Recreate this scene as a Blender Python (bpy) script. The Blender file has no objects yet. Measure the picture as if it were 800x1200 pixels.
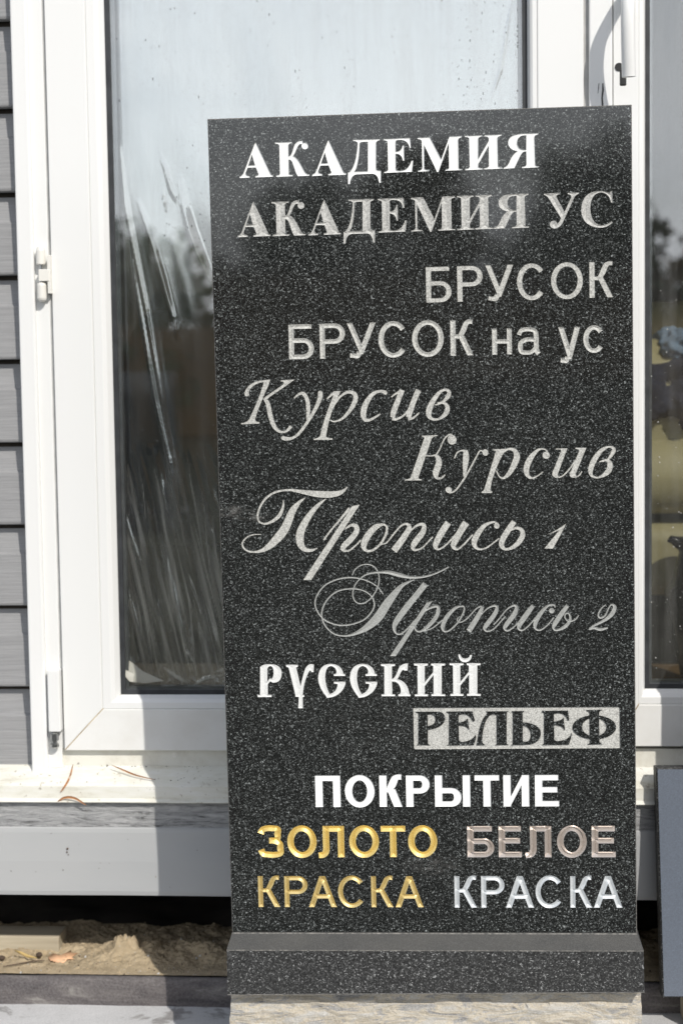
import bpy, bmesh, math, random
from mathutils import Vector, Matrix, noise
from mathutils.geometry import delaunay_2d_cdt
import numpy as np
R = math.radians
random.seed(7)
SC = bpy.context.scene
COL = SC.collection

# ------------------------------------------------------------------ camera
F = 1900.0                      # focal length in photo pixels (photo 800 wide)
def rot(y, p, r):
    return Matrix.Rotation(y, 3, 'Z') @ Matrix.Rotation(p, 3, 'X') @ Matrix.Rotation(r, 3, 'Y')
RCS = rot(0.072043, -0.094453, 0.023293)          # camera in the slab's own frame
CS = Vector((0.039855, -1.954661, 0.711568))
RCW = rot(0.072043, -math.atan(F / 24300), R(0.79))   # camera in the building's (level) frame
RSLAB = RCW @ RCS.transposed()
CW = RSLAB @ CS
MSLAB = RSLAB.to_4x4()
cam = bpy.data.cameras.new('camera')
camo = bpy.data.objects.new('camera', cam); COL.objects.link(camo)
right, fwd, up = RCW.col[0], RCW.col[1], RCW.col[2]
m = Matrix((right, up, -fwd)).transposed().to_4x4(); m.translation = CW
camo.matrix_world = m
cam.sensor_fit = 'HORIZONTAL'; cam.sensor_width = 15.6; cam.lens = 15.6 * F / 800
cam.clip_start = 0.05; cam.clip_end = 1500
cam.dof.use_dof = True; cam.dof.focus_distance = 1.98; cam.dof.aperture_fstop = 3.2
SC.camera = camo
# ------------------------------------------------------------------ sun and sky
AZ, EL = R(31.5), R(40)         # sun: to the right of the wall's normal, above the horizon
sdir = Vector((math.sin(AZ) * math.cos(EL), -math.cos(AZ) * math.cos(EL), math.sin(EL)))
sun = bpy.data.lights.new('sun', 'SUN'); sun.energy = 3.3; sun.angle = R(0.53); sun.color = (1, .955, .89)
suno = bpy.data.objects.new('sun', sun); COL.objects.link(suno)
suno.rotation_euler = sdir.to_track_quat('Z', 'Y').to_euler(); suno.location = sdir * 50
W = bpy.data.worlds.new('World'); SC.world = W; W.use_nodes = True
wn, wl = W.node_tree.nodes, W.node_tree.links
bg = wn['Background']; bg.inputs['Strength'].default_value = 0.10
sky = wn.new('ShaderNodeTexSky'); sky.sky_type = 'NISHITA'; sky.sun_disc = False
sky.sun_elevation = EL; sky.sun_rotation = math.pi - AZ
sky.air_density = 1.0; sky.dust_density = 1.6; sky.ozone_density = 1.0
tc = wn.new('ShaderNodeTexCoord')
mp = wn.new('ShaderNodeMapping'); mp.inputs['Scale'].default_value = (1.2, 1.2, 4.5)
nz = wn.new('ShaderNodeTexNoise'); nz.inputs['Scale'].default_value = 1.7; nz.inputs['Detail'].default_value = 7; nz.inputs['Roughness'].default_value = .55
cr = wn.new('ShaderNodeValToRGB'); cr.color_ramp.elements[0].position = .20; cr.color_ramp.elements[1].position = .52
mx = wn.new('ShaderNodeMixRGB'); mx.inputs[2].default_value = (13.4, 13.8, 14.4, 1)
wl.new(tc.outputs['Generated'], mp.inputs[0]); wl.new(mp.outputs[0], nz.inputs[0]); wl.new(nz.outputs[0], cr.inputs[0])
sp = wn.new('ShaderNodeSeparateXYZ'); wl.new(tc.outputs['Generated'], sp.inputs[0])
mr_ = wn.new('ShaderNodeMapRange'); mr_.inputs['From Min'].default_value = .16; mr_.inputs['From Max'].default_value = .50; mr_.inputs['To Min'].default_value = 1.0; mr_.inputs['To Max'].default_value = .22
wl.new(sp.outputs[2], mr_.inputs[0]); mu_ = wn.new('ShaderNodeMath'); mu_.operation = 'MULTIPLY'
wl.new(cr.outputs[0], mu_.inputs[0]); wl.new(mr_.outputs[0], mu_.inputs[1]); wl.new(mu_.outputs[0], mx.inputs[0]); wl.new(sky.outputs[0], mx.inputs[1]); wl.new(mx.outputs[0], bg.inputs[0])
SC.view_settings.view_transform = 'Standard'; SC.view_settings.look = 'None'
SC.view_settings.exposure = 0.07; SC.view_settings.gamma = 1
SC.cycles.max_bounces = 10; SC.cycles.transparent_max_bounces = 16
SC.cycles.caustics_reflective = False; SC.cycles.caustics_refractive = False

# ------------------------------------------------------------------ helpers
def P(px, py, Y):
    """world point where photo pixel (px,py) meets the vertical plane y=Y"""
    d = RCW @ Vector(((px - 400) / F, 1, -(py - 600) / F))
    return CW + d * ((Y - CW.y) / d.y)
def PZ(px, py, Z):
    d = RCW @ Vector(((px - 400) / F, 1, -(py - 600) / F))
    return CW + d * ((Z - CW.z) / d.z)
def PS(px, py, Y=0.0):
    """the same in the slab's own frame (Y=0 is its polished face); metres"""
    d = RCS @ Vector(((px - 400) / F, 1, -(py - 600) / F))
    return CS + d * ((Y - CS.y) / d.y)
def tag(o, label=None, cat=None, group=None, kind=None):
    for k, v in (('label', label), ('category', cat), ('group', group), ('kind', kind)):
        if v: o[k] = v
    return o
def empty(name, loc=(0, 0, 0), label=None, cat=None, group=None, kind=None):
    o = bpy.data.objects.new(name, None); COL.objects.link(o); o.location = loc; o.empty_display_size = .05
    return tag(o, label, cat, group, kind)
def link(name, me, mats, parent=None):
    o = bpy.data.objects.new(name, me); COL.objects.link(o)
    if not isinstance(mats, (list, tuple)): mats = [mats]
    for mm in mats: me.materials.append(mm)
    if parent: o.parent = parent
    return o
def obj(name, bm, mats, parent=None, origin=None, smooth=False):
    """bmesh in world coordinates -> object; origin moves the object's origin"""
    bmesh.ops.recalc_face_normals(bm, faces=bm.faces)
    par = Vector((0, 0, 0)); pp = parent
    while pp is not None: par += pp.location; pp = pp.parent
    if origin is None:
        origin = par if parent is not None else Vector((0, 0, 0))
    origin = Vector(origin)
    bmesh.ops.translate(bm, verts=bm.verts, vec=-origin)
    me = bpy.data.meshes.new(name); bm.to_mesh(me); bm.free()
    if smooth:
        for p in me.polygons: p.use_smooth = True
    o = link(name, me, mats, parent); o.location = origin - par
    return o
def prism(bm, pts, dy, bev=0, mi=0):
    """polygon (list of Vectors on a plane y=const), extruded dy back"""
    vs = [bm.verts.new(p) for p in pts]; vb = [bm.verts.new((p[0], p[1] + dy, p[2])) for p in pts]
    fs = [bm.faces.new(vs), bm.faces.new(vb[::-1])]
    n = len(vs)
    for i in range(n): fs.append(bm.faces.new((vs[i], vb[i], vb[(i + 1) % n], vs[(i + 1) % n])))
    for f in fs: f.material_index = mi
    if bev:
        es = [e for e in vs[0].link_edges if 0]
        es = list({e for f in fs for e in f.edges if all(v in vs for v in e.verts)})
        r = bmesh.ops.bevel(bm, geom=es, offset=bev, segments=2, affect='EDGES', profile=.5)
    return fs
def box(bm, x0, x1, y0, y1, z0, z1, bev=0, mi=0, seg=2):
    r = bmesh.ops.create_cube(bm, size=1)
    vs = r['verts']
    for v in vs:
        v.co = Vector((x0 if v.co.x < 0 else x1, y0 if v.co.y < 0 else y1, z0 if v.co.z < 0 else z1))
    fs = {f for v in vs for f in v.link_faces}
    for f in fs: f.material_index = mi
    if bev: bmesh.ops.bevel(bm, geom=list({e for f in fs for e in f.edges}), offset=bev, segments=seg, affect='EDGES', profile=.5)
def lathe(bm, prof, c, seg=24, axis='Z', sq=1.0, ang=2 * math.pi):
    rings = []
    for (r, h) in prof:
        ring = []
        for i in range(seg):
            a = 2 * math.pi * i / seg
            x, y = r * math.cos(a), r * math.sin(a) * sq
            v = (c[0] + x, c[1] + y, c[2] + h) if axis == 'Z' else ((c[0] + x, c[1] + h, c[2] + y) if axis == 'Y' else (c[0] + h, c[1] + x, c[2] + y))
            ring.append(bm.verts.new(v))
        rings.append(ring)
    for a, b in zip(rings, rings[1:]):
        for i in range(seg): bm.faces.new((a[i], a[(i + 1) % seg], b[(i + 1) % seg], b[i]))
    bm.faces.new(rings[0][::-1]); bm.faces.new(rings[-1])
def tube(bm, pts, rad, seg=10, flat=1.0):
    pts = [Vector(p) for p in pts]; rings = []
    for i, p in enumerate(pts):
        t = (pts[min(i + 1, len(pts) - 1)] - pts[max(i - 1, 0)]).normalized()
        a = Vector((0, 1, 0)).cross(t)
        if a.length < .05: a = Vector((1, 0, 0)).cross(t)
        a.normalize(); b = t.cross(a)
        r = rad[i] if isinstance(rad, (list, tuple)) else rad
        rings.append([bm.verts.new(p + a * r * math.cos(2 * math.pi * k / seg) + b * r * flat * math.sin(2 * math.pi * k / seg)) for k in range(seg)])
    for a, b in zip(rings, rings[1:]):
        for i in range(seg): bm.faces.new((a[i], a[(i + 1) % seg], b[(i + 1) % seg], b[i]))
    bm.faces.new(rings[0][::-1]); bm.faces.new(rings[-1])

# ------------------------------------------------------------------ materials
class Mat:
    def __init__(s, name):
        s.m = bpy.data.materials.new(name); s.m.use_nodes = True
        s.n, s.l = s.m.node_tree.nodes, s.m.node_tree.links
        s.b = s.n['Principled BSDF']; s.tc = s.n.new('ShaderNodeTexCoord')
    def set(s, **k):
        for a, v in k.items(): s.b.inputs[a.replace('_', ' ')].default_value = v
        return s
    def map(s, scale=(1, 1, 1), src='Object'):
        q = s.n.new('ShaderNodeMapping'); q.inputs['Scale'].default_value = scale
        s.l.new(s.tc.outputs[src], q.inputs[0]); return q.outputs[0]
    def noise(s, scale, detail=4, rough=.55, vec=None, dist=0):
        q = s.n.new('ShaderNodeTexNoise'); q.inputs['Scale'].default_value = scale; q.inputs['Detail'].default_value = detail
        q.inputs['Roughness'].default_value = rough; q.inputs['Distortion'].default_value = dist
        s.l.new(vec or s.map(), q.inputs['Vector']); return q.outputs['Fac']
    def vor(s, scale, vec=None, out='Color', feature='F1', rnd=1):
        q = s.n.new('ShaderNodeTexVoronoi'); q.inputs['Scale'].default_value = scale; q.feature = feature
        q.inputs['Randomness'].default_value = rnd
        s.l.new(vec or s.map(), q.inputs['Vector']); return q.outputs[out]
    def ramp(s, x, stops):
        q = s.n.new('ShaderNodeValToRGB'); e = q.color_ramp.elements
        while len(e) < len(stops): e.new(.5)
        for i, (p, c) in enumerate(stops):
            e[i].position = p; e[i].color = (c, c, c, 1) if isinstance(c, (int, float)) else (*c, 1)
        s.l.new(x, q.inputs[0]); return q.outputs[0]
    def mix(s, f, a, b, mode='MIX'):
        q = s.n.new('ShaderNodeMixRGB'); q.blend_type = mode
        for i, v in ((0, f), (1, a), (2, b)):
            if isinstance(v, (int, float)): q.inputs[i].default_value = v if i == 0 else (v, v, v, 1)
            elif isinstance(v, tuple): q.inputs[i].default_value = (*v, 1)
            else: s.l.new(v, q.inputs[i])
        return q.outputs[0]
    def math(s, op, a, b=0.0):
        q = s.n.new('ShaderNodeMath'); q.operation = op
        for i, v in ((0, a), (1, b)):
            if isinstance(v, (int, float)): q.inputs[i].default_value = v
            else: s.l.new(v, q.inputs[i])
        return q.outputs[0]
    def sep(s, x, i=0):
        q = s.n.new('ShaderNodeSeparateColor'); s.l.new(x, q.inputs[0]); return q.outputs[i]
    def col(s, x): s.l.new(x, s.b.inputs['Base Color']); return s
    def rgh(s, x): s.l.new(x, s.b.inputs['Roughness']); return s
    def bump(s, x, strength=.3, dist=.001):
        q = s.n.new('ShaderNodeBump'); q.inputs['Strength'].default_value = strength; q.inputs['Distance'].default_value = dist
        s.l.new(x, q.inputs['Height']); s.l.new(q.outputs[0], s.b.inputs['Normal']); return s

def granite(name, base, rough, grain, size=1.0, amount=.5, tint=(1, 1, 1), ior=1.68, lo=.45, hi=2.1):
    a = Mat(name)
    v1 = a.sep(a.vor(1050 / size), 0); v2 = a.sep(a.vor(560 / size), 1)
    n1 = a.noise(330 / size, 3, .7)
    big = a.noise(9, 4)
    g1 = a.ramp(v1, [(1 - amount * .42, 0.0), (1.0, 1.0)])
    g2 = a.ramp(n1, [(.50, .12), (.66, 1.0)])
    g = a.math('MULTIPLY', g1, g2)
    g3 = a.ramp(v2, [(.90, 0.0), (1.0, .8)])
    g = a.math('MAXIMUM', g, a.math('MULTIPLY', g3, g2))
    g = a.math('MULTIPLY', g, a.ramp(big, [(.3, .75), (.7, 1.15)]))
    dark = a.ramp(a.noise(520 / size, 2, .6), [(.35, tuple(base * lo * t for t in tint)), (.68, tuple(base * hi * t for t in tint))])
    base_c = a.mix(g, dark, tuple(grain * t for t in tint))
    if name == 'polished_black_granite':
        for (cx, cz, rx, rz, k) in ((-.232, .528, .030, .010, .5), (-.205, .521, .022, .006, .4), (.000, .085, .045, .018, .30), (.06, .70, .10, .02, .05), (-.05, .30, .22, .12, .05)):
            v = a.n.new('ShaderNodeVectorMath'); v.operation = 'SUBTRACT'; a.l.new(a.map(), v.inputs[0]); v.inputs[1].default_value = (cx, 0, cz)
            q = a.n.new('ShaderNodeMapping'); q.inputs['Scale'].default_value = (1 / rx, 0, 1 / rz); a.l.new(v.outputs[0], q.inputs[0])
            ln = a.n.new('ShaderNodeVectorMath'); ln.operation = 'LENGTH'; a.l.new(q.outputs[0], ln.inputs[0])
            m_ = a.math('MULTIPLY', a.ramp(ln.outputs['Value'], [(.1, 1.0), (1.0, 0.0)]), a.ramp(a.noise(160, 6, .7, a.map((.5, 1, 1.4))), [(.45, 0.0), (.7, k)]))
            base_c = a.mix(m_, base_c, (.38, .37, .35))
    a.col(base_c)
    a.set(Roughness=rough, IOR=ior)
    if rough < .3:
        a.rgh(a.ramp(a.noise(7, 5), [(.35, rough * .7), (.75, rough * 1.7)]))
    else:
        a.bump(a.noise(900, 3), .25, .0006)
    return a.m
M = {}
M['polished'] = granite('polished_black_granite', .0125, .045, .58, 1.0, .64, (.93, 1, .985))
M['honed'] = granite('sawn_black_granite', .020, .6, .50, 1.35, .78, (.98, 1, .99), ior=1.38)
a = Mat('ground_chamfer_granite'); a.col(a.mix(a.ramp(a.vor(700, out='Distance'), [(.2, 0.), (.8, .5)]), a.ramp(a.noise(14, 6, .6, a.map((1, 1, 3))), [(.3, (.03, .031, .03)), (.7, (.062, .06, .054))]), (.10, .10, .097)))
a.set(Roughness=.75); M['chamfer'] = a.m
a = Mat('worn_arris'); a.col(a.ramp(a.noise(260, 3), [(.35, (.07, .07, .067)), (.7, (.23, .22, .20))])); a.set(Roughness=.8); M['arris'] = a.m
M['blue_granite'] = granite('grey_blue_granite', .15, .34, .23, 1.0, .35, (.80, .95, 1.2), lo=.88, hi=1.14)
def letter_mat(name, c, rough=.7, grainy=.25, metal=0, scale=700):
    a = Mat(name)
    n = a.noise(scale, 3, .7)
    a.col(a.ramp(n, [(.32, tuple(x * (1 - grainy) for x in c)), (.62, c)]))
    a.set(Roughness=rough, Metallic=metal); a.bump(a.noise(1400, 2), .15 + grainy * .5, .0003)
    return a.m
M['white'] = letter_mat('white_letter_paint', (.86, .87, .86), .5, .03)
M['cut'] = letter_mat('freshly_cut_granite', (.62, .62, .59), .9, .55, scale=520)
M['cutbright'] = letter_mat('bright_cut_granite', (.64, .64, .60), .9, .62, scale=600)
M['cutslav'] = letter_mat('pale_cut_granite', (.78, .79, .77), .9, .16)
M['cutdim'] = letter_mat('thin_cut_granite', (.42, .43, .41), .9, .4)
M['gold'] = letter_mat('gold_paint', (.95, .74, .28), .38, .08, .62)
M['golddim'] = letter_mat('thin_gold_paint', (.76, .61, .28), .40, .10, .6)
M['beige'] = letter_mat('off_white_paint', (.80, .73, .67), .30, .08, .72)
M['silver'] = letter_mat('white_paint_in_groove', (.74, .77, .78), .36, .08, .45)
def pvc(name, c, dirt=.25, scale=6, thr=.62):
    a = Mat(name)
    d = a.ramp(a.noise(scale, 8, .68), [(thr - .1, 0.0), (thr + .15, 1.0)])
    s = a.ramp(a.noise(190, 2, .5), [(.70, 0.0), (.78, 1.0)])
    f = a.math('MULTIPLY', d, dirt); f = a.math('MAXIMUM', f, a.math('MULTIPLY', a.math('MULTIPLY', s, d), min(1, dirt * 2.5)))
    a.col(a.mix(f, c, (.36, .30, .20))); a.set(Roughness=.32); a.bump(a.noise(30, 2), .04, .002)
    return a.m
M['pvc'] = pvc('white_plastic', (.80, .805, .79), .05, 5, .66)
M['pvc_dirty'] = pvc('soiled_white_plastic', (.76, .75, .68), .40, 22, .56)
M['pvc_soiled'] = pvc('lightly_soiled_white_plastic', (.80, .80, .775), .16, 9, .54)
a = Mat('soiled_metal_sill'); st = a.noise(16, 8, .7, a.map((1, 3, 5)))
a.col(a.mix(a.ramp(a.noise(120, 3, .6), [(.62, 0.), (.72, .75)]), a.ramp(st, [(.35, (.78, .775, .73)), (.55, (.71, .70, .62)), (.75, (.52, .49, .40))]), (.30, .25, .18))); a.set(Roughness=.45); M['sill'] = a.m
a = Mat('seam_grime'); a.col(a.ramp(a.noise(60, 4), [(.35, (.30, .22, .12)), (.65, (.62, .52, .36))])); a.set(Roughness=.9); M['grime'] = a.m
a = Mat('rubber_gasket'); a.col(a.ramp(a.noise(40, 3), [(.3, (.018, .02, .022)), (.7, (.04, .043, .047))])); a.set(Roughness=.55); M['rubber'] = a.m
a = Mat('aluminium_spacer'); a.col(a.ramp(a.noise(40, 3), [(.3, (.12, .135, .15)), (.7, (.2, .215, .23))])); a.set(Roughness=.4, Metallic=.6); M['spacer'] = a.m
a = Mat('groove_shadow_gap'); a.col(a.ramp(a.noise(40, 3), [(.3, (.36, .36, .35)), (.7, (.5, .5, .49))])); a.set(Roughness=.6); M['gap'] = a.m
a = Mat('grey_vinyl_siding'); gr = a.noise(28, 6, .62, a.map((.5, 1, 14)))
a.col(a.ramp(gr, [(.3, (.245, .246, .248)), (.7, (.315, .316, .318))])); a.set(Roughness=.5); a.bump(gr, .35, .0015); M['siding'] = a.m
a = Mat('cladding_paint'); g = a.noise(2.2, 5, .6, a.map((1, 1, 3))); sp = a.ramp(a.noise(90, 3, .6), [(.70, 0.0), (.76, 1.0)])
a.col(a.mix(sp, a.ramp(g, [(.3, (.37, .38, .385)), (.7, (.42, .425, .42))]), (.25, .23, .2))); a.set(Roughness=.55); a.bump(a.noise(12, 4), .1, .002); M['clad'] = a.m
a = Mat('fibrous_grey_board'); g = a.noise(120, 8, .8, a.map((.22, 1, 1.7)), .8)
a.col(a.ramp(g, [(.36, (.07, .07, .07)), (.46, (.30, .305, .305)), (.66, (.50, .50, .50))])); a.set(Roughness=.85); a.bump(g, .9, .003); M['fibre'] = a.m
a = Mat('sand'); g = a.noise(45, 8, .7); g2 = a.noise(700, 3, .8)
a.col(a.mix(a.ramp(g2, [(.3, .0), (.7, .5)]), a.ramp(g, [(.3, (.30, .225, .13)), (.6, (.53, .415, .26)), (.8, (.63, .52, .35))]), (.55, .48, .36))); a.set(Roughness=.95); a.bump(a.noise(260, 6, .75), .9, .003); M['sand'] = a.m
a = Mat('stained_concrete_kerb'); g = a.noise(14, 9, .72, a.map((.7, 1, 3)), .8); g2 = a.noise(300, 4, .7)
a.col(a.mix(.35, a.ramp(g, [(.32, (.035, .027, .027)), (.46, (.085, .069, .069)), (.58, (.15, .13, .123)), (.72, (.33, .31, .28))]), a.ramp(g2, [(.3, .05), (.7, .26)]))); a.set(Roughness=.9); a.bump(g2, .6, .002); M['kerb'] = a.m
a = Mat('pale_paving'); g = a.noise(9, 8, .65, dist=.6); g2 = a.noise(420, 4, .75)
a.col(a.mix(.3, a.ramp(g, [(.34, (.15, .135, .13)), (.43, (.30, .29, .28)), (.47, (.60, .60, .60)), (.7, (.70, .70, .70))]), a.ramp(g2, [(.3, .15), (.7, .68)]))); a.set(Roughness=.85); a.bump(g2, .5, .0015); M['paving'] = a.m
a = Mat('split_limestone'); g = a.noise(32, 9, .7, a.map((.6, 1, 2.2)), 1.2); g2 = a.noise(500, 4, .75)
a.col(a.mix(.28, a.ramp(g, [(.32, (.16, .15, .135)), (.43, (.34, .33, .31)), (.5, (.56, .48, .34)), (.60, (.50, .48, .43)), (.8, (.64, .62, .57))]), a.ramp(g2, [(.35, .12), (.65, .75)]))); a.set(Roughness=.9); a.bump(g, 1.0, .004); M['split'] = a.m
a = Mat('weathered_timber'); g = a.noise(30, 6, .6, a.map((.15, 1, 2.5)))
a.col(a.ramp(g, [(.3, (.38, .33, .24)), (.7, (.56, .50, .38))])); a.set(Roughness=.85); a.bump(g, .4, .002); M['timber'] = a.m
a = Mat('shade_dark_earth'); a.col(a.ramp(a.noise(20, 6), [(.3, (.02, .018, .014)), (.7, (.055, .045, .035))])); a.set(Roughness=1); M['earth'] = a.m  # darkened so the colour itself gives the deep shade under the house
def simple(name, c, r=.6, var=.25, sc=12, metal=0):
    a = Mat(name); a.col(a.ramp(a.noise(sc, 5), [(.3, tuple(x * (1 - var) for x in c)), (.7, tuple(min(1, x * (1 + var)) for x in c))])); a.set(Roughness=r, Metallic=metal); return a.m
M['steel'] = simple('hinge_steel', (.45, .46, .46), .3, .15, 90, 1)
M['hinge'] = simple('cream_hinge_plastic', (.78, .765, .71), .35, .04)
M['black'] = simple('black_metal', (.02, .02, .02), .4)
M['leaf1'] = simple('dry_brown_leaf', (.36, .17, .07), .7, .4, 160)
M['leaf2'] = simple('orange_dry_leaf', (.78, .47, .28), .7, .2, 60)
M['leaf3'] = simple('yellowed_leaf', (.55, .40, .16), .7, .25, 60)
M['twig'] = simple('twig_bark', (.10, .07, .05), .9)
M['pebble'] = simple('pebble', (.5, .5, .48), .7)
M['roomwall'] = simple('room_wall', (.20, .20, .19), .8, .08, 2)
M['roomfloor'] = simple('laminate_floor', (.78, .69, .57), .5, .12, 6)
M['olive'] = simple('olive_leather', (.40, .36, .20), .38, .12, 9)
M['navy'] = simple('navy_cloth', (.018, .024, .045), .9, .3, 20)
M['denim'] = simple('pale_denim', (.18, .26, .35), .9, .2, 50)
M['vase'] = simple('dark_glazed_ceramic', (.012, .011, .012), .12, .3, 10)
M['bark'] = simple('tree_bark', (.09, .07, .05), .95)
M['leafa'] = simple('tree_leaves', (.045, .07, .025), .8, .4, 3)
M['leafb'] = simple('autumn_tree_leaves', (.11, .085, .03), .8, .4, 3)
M['asphalt'] = simple('trodden_earth_yard', (.036, .036, .028), 1, .3, 3)
M['asphalt'].node_tree.nodes['Principled BSDF'].inputs['Specular IOR Level'].default_value = 0
M['brownwood'] = simple('brown_boards', (.14, .085, .035), .8, .3, 4)
M['roof'] = simple('grey_roof_sheet', (.10, .10, .11), .6, .2, 2)
def glassmat(name, fac, tint=(.965, .97, .96), rough=0.0):
    a = Mat(name); n, l = a.n, a.l
    t = n.new('ShaderNodeBsdfTransparent'); t.inputs[0].default_value = (*tint, 1)
    g = n.new('ShaderNodeBsdfGlossy'); g.inputs['Roughness'].default_value = rough; g.inputs[0].default_value = (.97, .985, 1, 1)
    d = n.new('ShaderNodeBsdfDiffuse'); d.inputs[0].default_value = (.7, .7, .68, 1)
    fr = n.new('ShaderNodeFresnel'); ge = n.new('ShaderNodeNewGeometry'); l.new(a.math('SUBTRACT', 1.5, a.math('MULTIPLY', ge.outputs['Backfacing'], 1.5 - 1 / 1.5)), fr.inputs[0])
    f = a.math('MINIMUM', a.math('ADD', a.math('MULTIPLY', fr.outputs[0], .9), fac), 1.0)
    m1 = n.new('ShaderNodeMixShader'); l.new(f, m1.inputs[0]); l.new(t.outputs[0], m1.inputs[1]); l.new(g.outputs[0], m1.inputs[2])
    # dust, dried drops
    d1 = a.ramp(a.vor(75, out='Distance'), [(.05, 1.0), (.10, 0.0)])
    d2 = a.ramp(a.noise(6, 5, .7), [(.45, 0.0), (.7, 1.0)])
    d3 = a.ramp(a.noise(3, 6, .6, a.map((14, 1, 1))), [(.45, 0.0), (.8, .06)])
    df = a.math('ADD', a.math('MULTIPLY', a.math('MULTIPLY', d1, d2), .55), a.math('ADD', d3, .012))
    m2 = n.new('ShaderNodeMixShader'); l.new(df, m2.inputs[0]); l.new(m1.outputs[0], m2.inputs[1]); l.new(d.outputs[0], m2.inputs[2])
    l.new(m2.outputs[0], n['Material Output'].inputs[0]); return a.m
M['glass'] = glassmat('coated_window_glass', .12)
def filmmat():
    a = Mat('clear_plastic_film'); n, l = a.n, a.l
    t = n.new('ShaderNodeBsdfTransparent'); t.inputs[0].default_value = (.96, .95, .93, 1)
    g = n.new('ShaderNodeBsdfGlossy'); g.inputs['Roughness'].default_value = .06; g.inputs[0].default_value = (.95, .985, 1, 1)
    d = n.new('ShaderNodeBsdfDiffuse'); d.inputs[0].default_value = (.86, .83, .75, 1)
    fr = n.new('ShaderNodeFresnel'); ge = n.new('ShaderNodeNewGeometry'); l.new(a.math('SUBTRACT', 1.55, a.math('MULTIPLY', ge.outputs['Backfacing'], 1.55 - 1 / 1.55)), fr.inputs[0])
    f = a.math('MINIMUM', a.math('ADD', a.math('MULTIPLY', fr.outputs[0], 1.5), .52), 1.0)
    m1 = n.new('ShaderNodeMixShader'); l.new(f, m1.inputs[0]); l.new(t.outputs[0], m1.inputs[1]); l.new(g.outputs[0], m1.inputs[2])
    at = n.new('ShaderNodeAttribute'); at.attribute_name = 'dust_glint'
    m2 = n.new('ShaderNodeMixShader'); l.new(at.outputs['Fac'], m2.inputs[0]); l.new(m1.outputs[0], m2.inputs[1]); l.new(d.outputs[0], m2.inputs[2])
    l.new(m2.outputs[0], n['Material Output'].inputs[0]); return a.m
M['film'] = filmmat()

# ================================================================== GLYPHS
# Contours are written in enlarged-photo pixels: 'x,y' corner, '~x,y' curve control.
def parse(s):
    out = []
    for t in s.split():
        c = t[0] == '~'
        x, y = t.lstrip('~').split(',')[:2]
        out.append((c, float(x), float(y)))
    return out
def outline(s, seg=7):
    p = parse(s); n = len(p); res = []
    while p[0][0]: p = p[1:] + p[:1]
    i = 0
    while i < n:
        c, x, y = p[i]
        if not c:
            res.append((x, y)); i += 1; continue
        # run of controls
        prev = res[-1]
        nxt = p[(i + 1) % n]
        end = (nxt[1], nxt[2]) if not nxt[0] else ((x + nxt[1]) / 2, (y + nxt[2]) / 2)
        for k in range(1, seg + (1 if nxt[0] else 0)):
            t = k / seg
            res.append(((1 - t) ** 2 * prev[0] + 2 * t * (1 - t) * x + t * t * end[0], (1 - t) ** 2 * prev[1] + 2 * t * (1 - t) * y + t * t * end[1]))
        i += 1
    return res
def stroke(s, step=6, closed=False):
    """tapered stroke: 'x,y,width' through points; returns list of convex quads"""
    p = [tuple(float(v) for v in t.split(',')) for t in s.split()]
    if len(p) == 2:
        step = 1
    q = []; n = len(p)
    for i in range(n - 1):
        a, b, c, d = p[max(i - 1, 0)], p[i], p[i + 1], p[min(i + 2, n - 1)]
        for k in range(step):
            t = k / step
            q.append(tuple(.5 * ((2 * b[j]) + (-a[j] + c[j]) * t + (2 * a[j] - 5 * b[j] + 4 * c[j] - d[j]) * t * t + (-a[j] + 3 * b[j] - 3 * c[j] + d[j]) * t ** 3) for j in range(3)))
    q.append(p[-1])
    L, Rr = [], []
    for i, v in enumerate(q):
        a, b = q[max(i - 1, 0)], q[min(i + 1, len(q) - 1)]
        dx, dy = b[0] - a[0], b[1] - a[1]; l = math.hypot(dx, dy) or 1
        w = max(v[2], 1.0 if max(abs(t[2]) for t in p) > 3 else .4) / 2
        L.append((v[0] - dy / l * w, v[1] + dx / l * w)); Rr.append((v[0] + dy / l * w, v[1] - dx / l * w))
    return [[[L[i], L[i + 1], Rr[i + 1], Rr[i]]] for i in range(len(L) - 1)]
def disc(x, y, r, ry=None, n=20):
    return [[(x + r * math.cos(2 * math.pi * k / n), y + (ry or r) * math.sin(2 * math.pi * k / n)) for k in range(n)]]
def xf(pieces, f): return [[[f(*p) for p in c] for c in pc] for pc in pieces]
def tr(ox, oy, s):
    """enlarged-photo pixel -> slab millimetres"""
    def f(x, y):
        v = PS(ox + x / s, oy + y / s); return (v.x * 1000, v.z * 1000)
    return f
def O(s): return [[outline(s)]]
def OH(s, *h): return [[outline(s)] + [outline(x) for x in h]]

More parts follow.
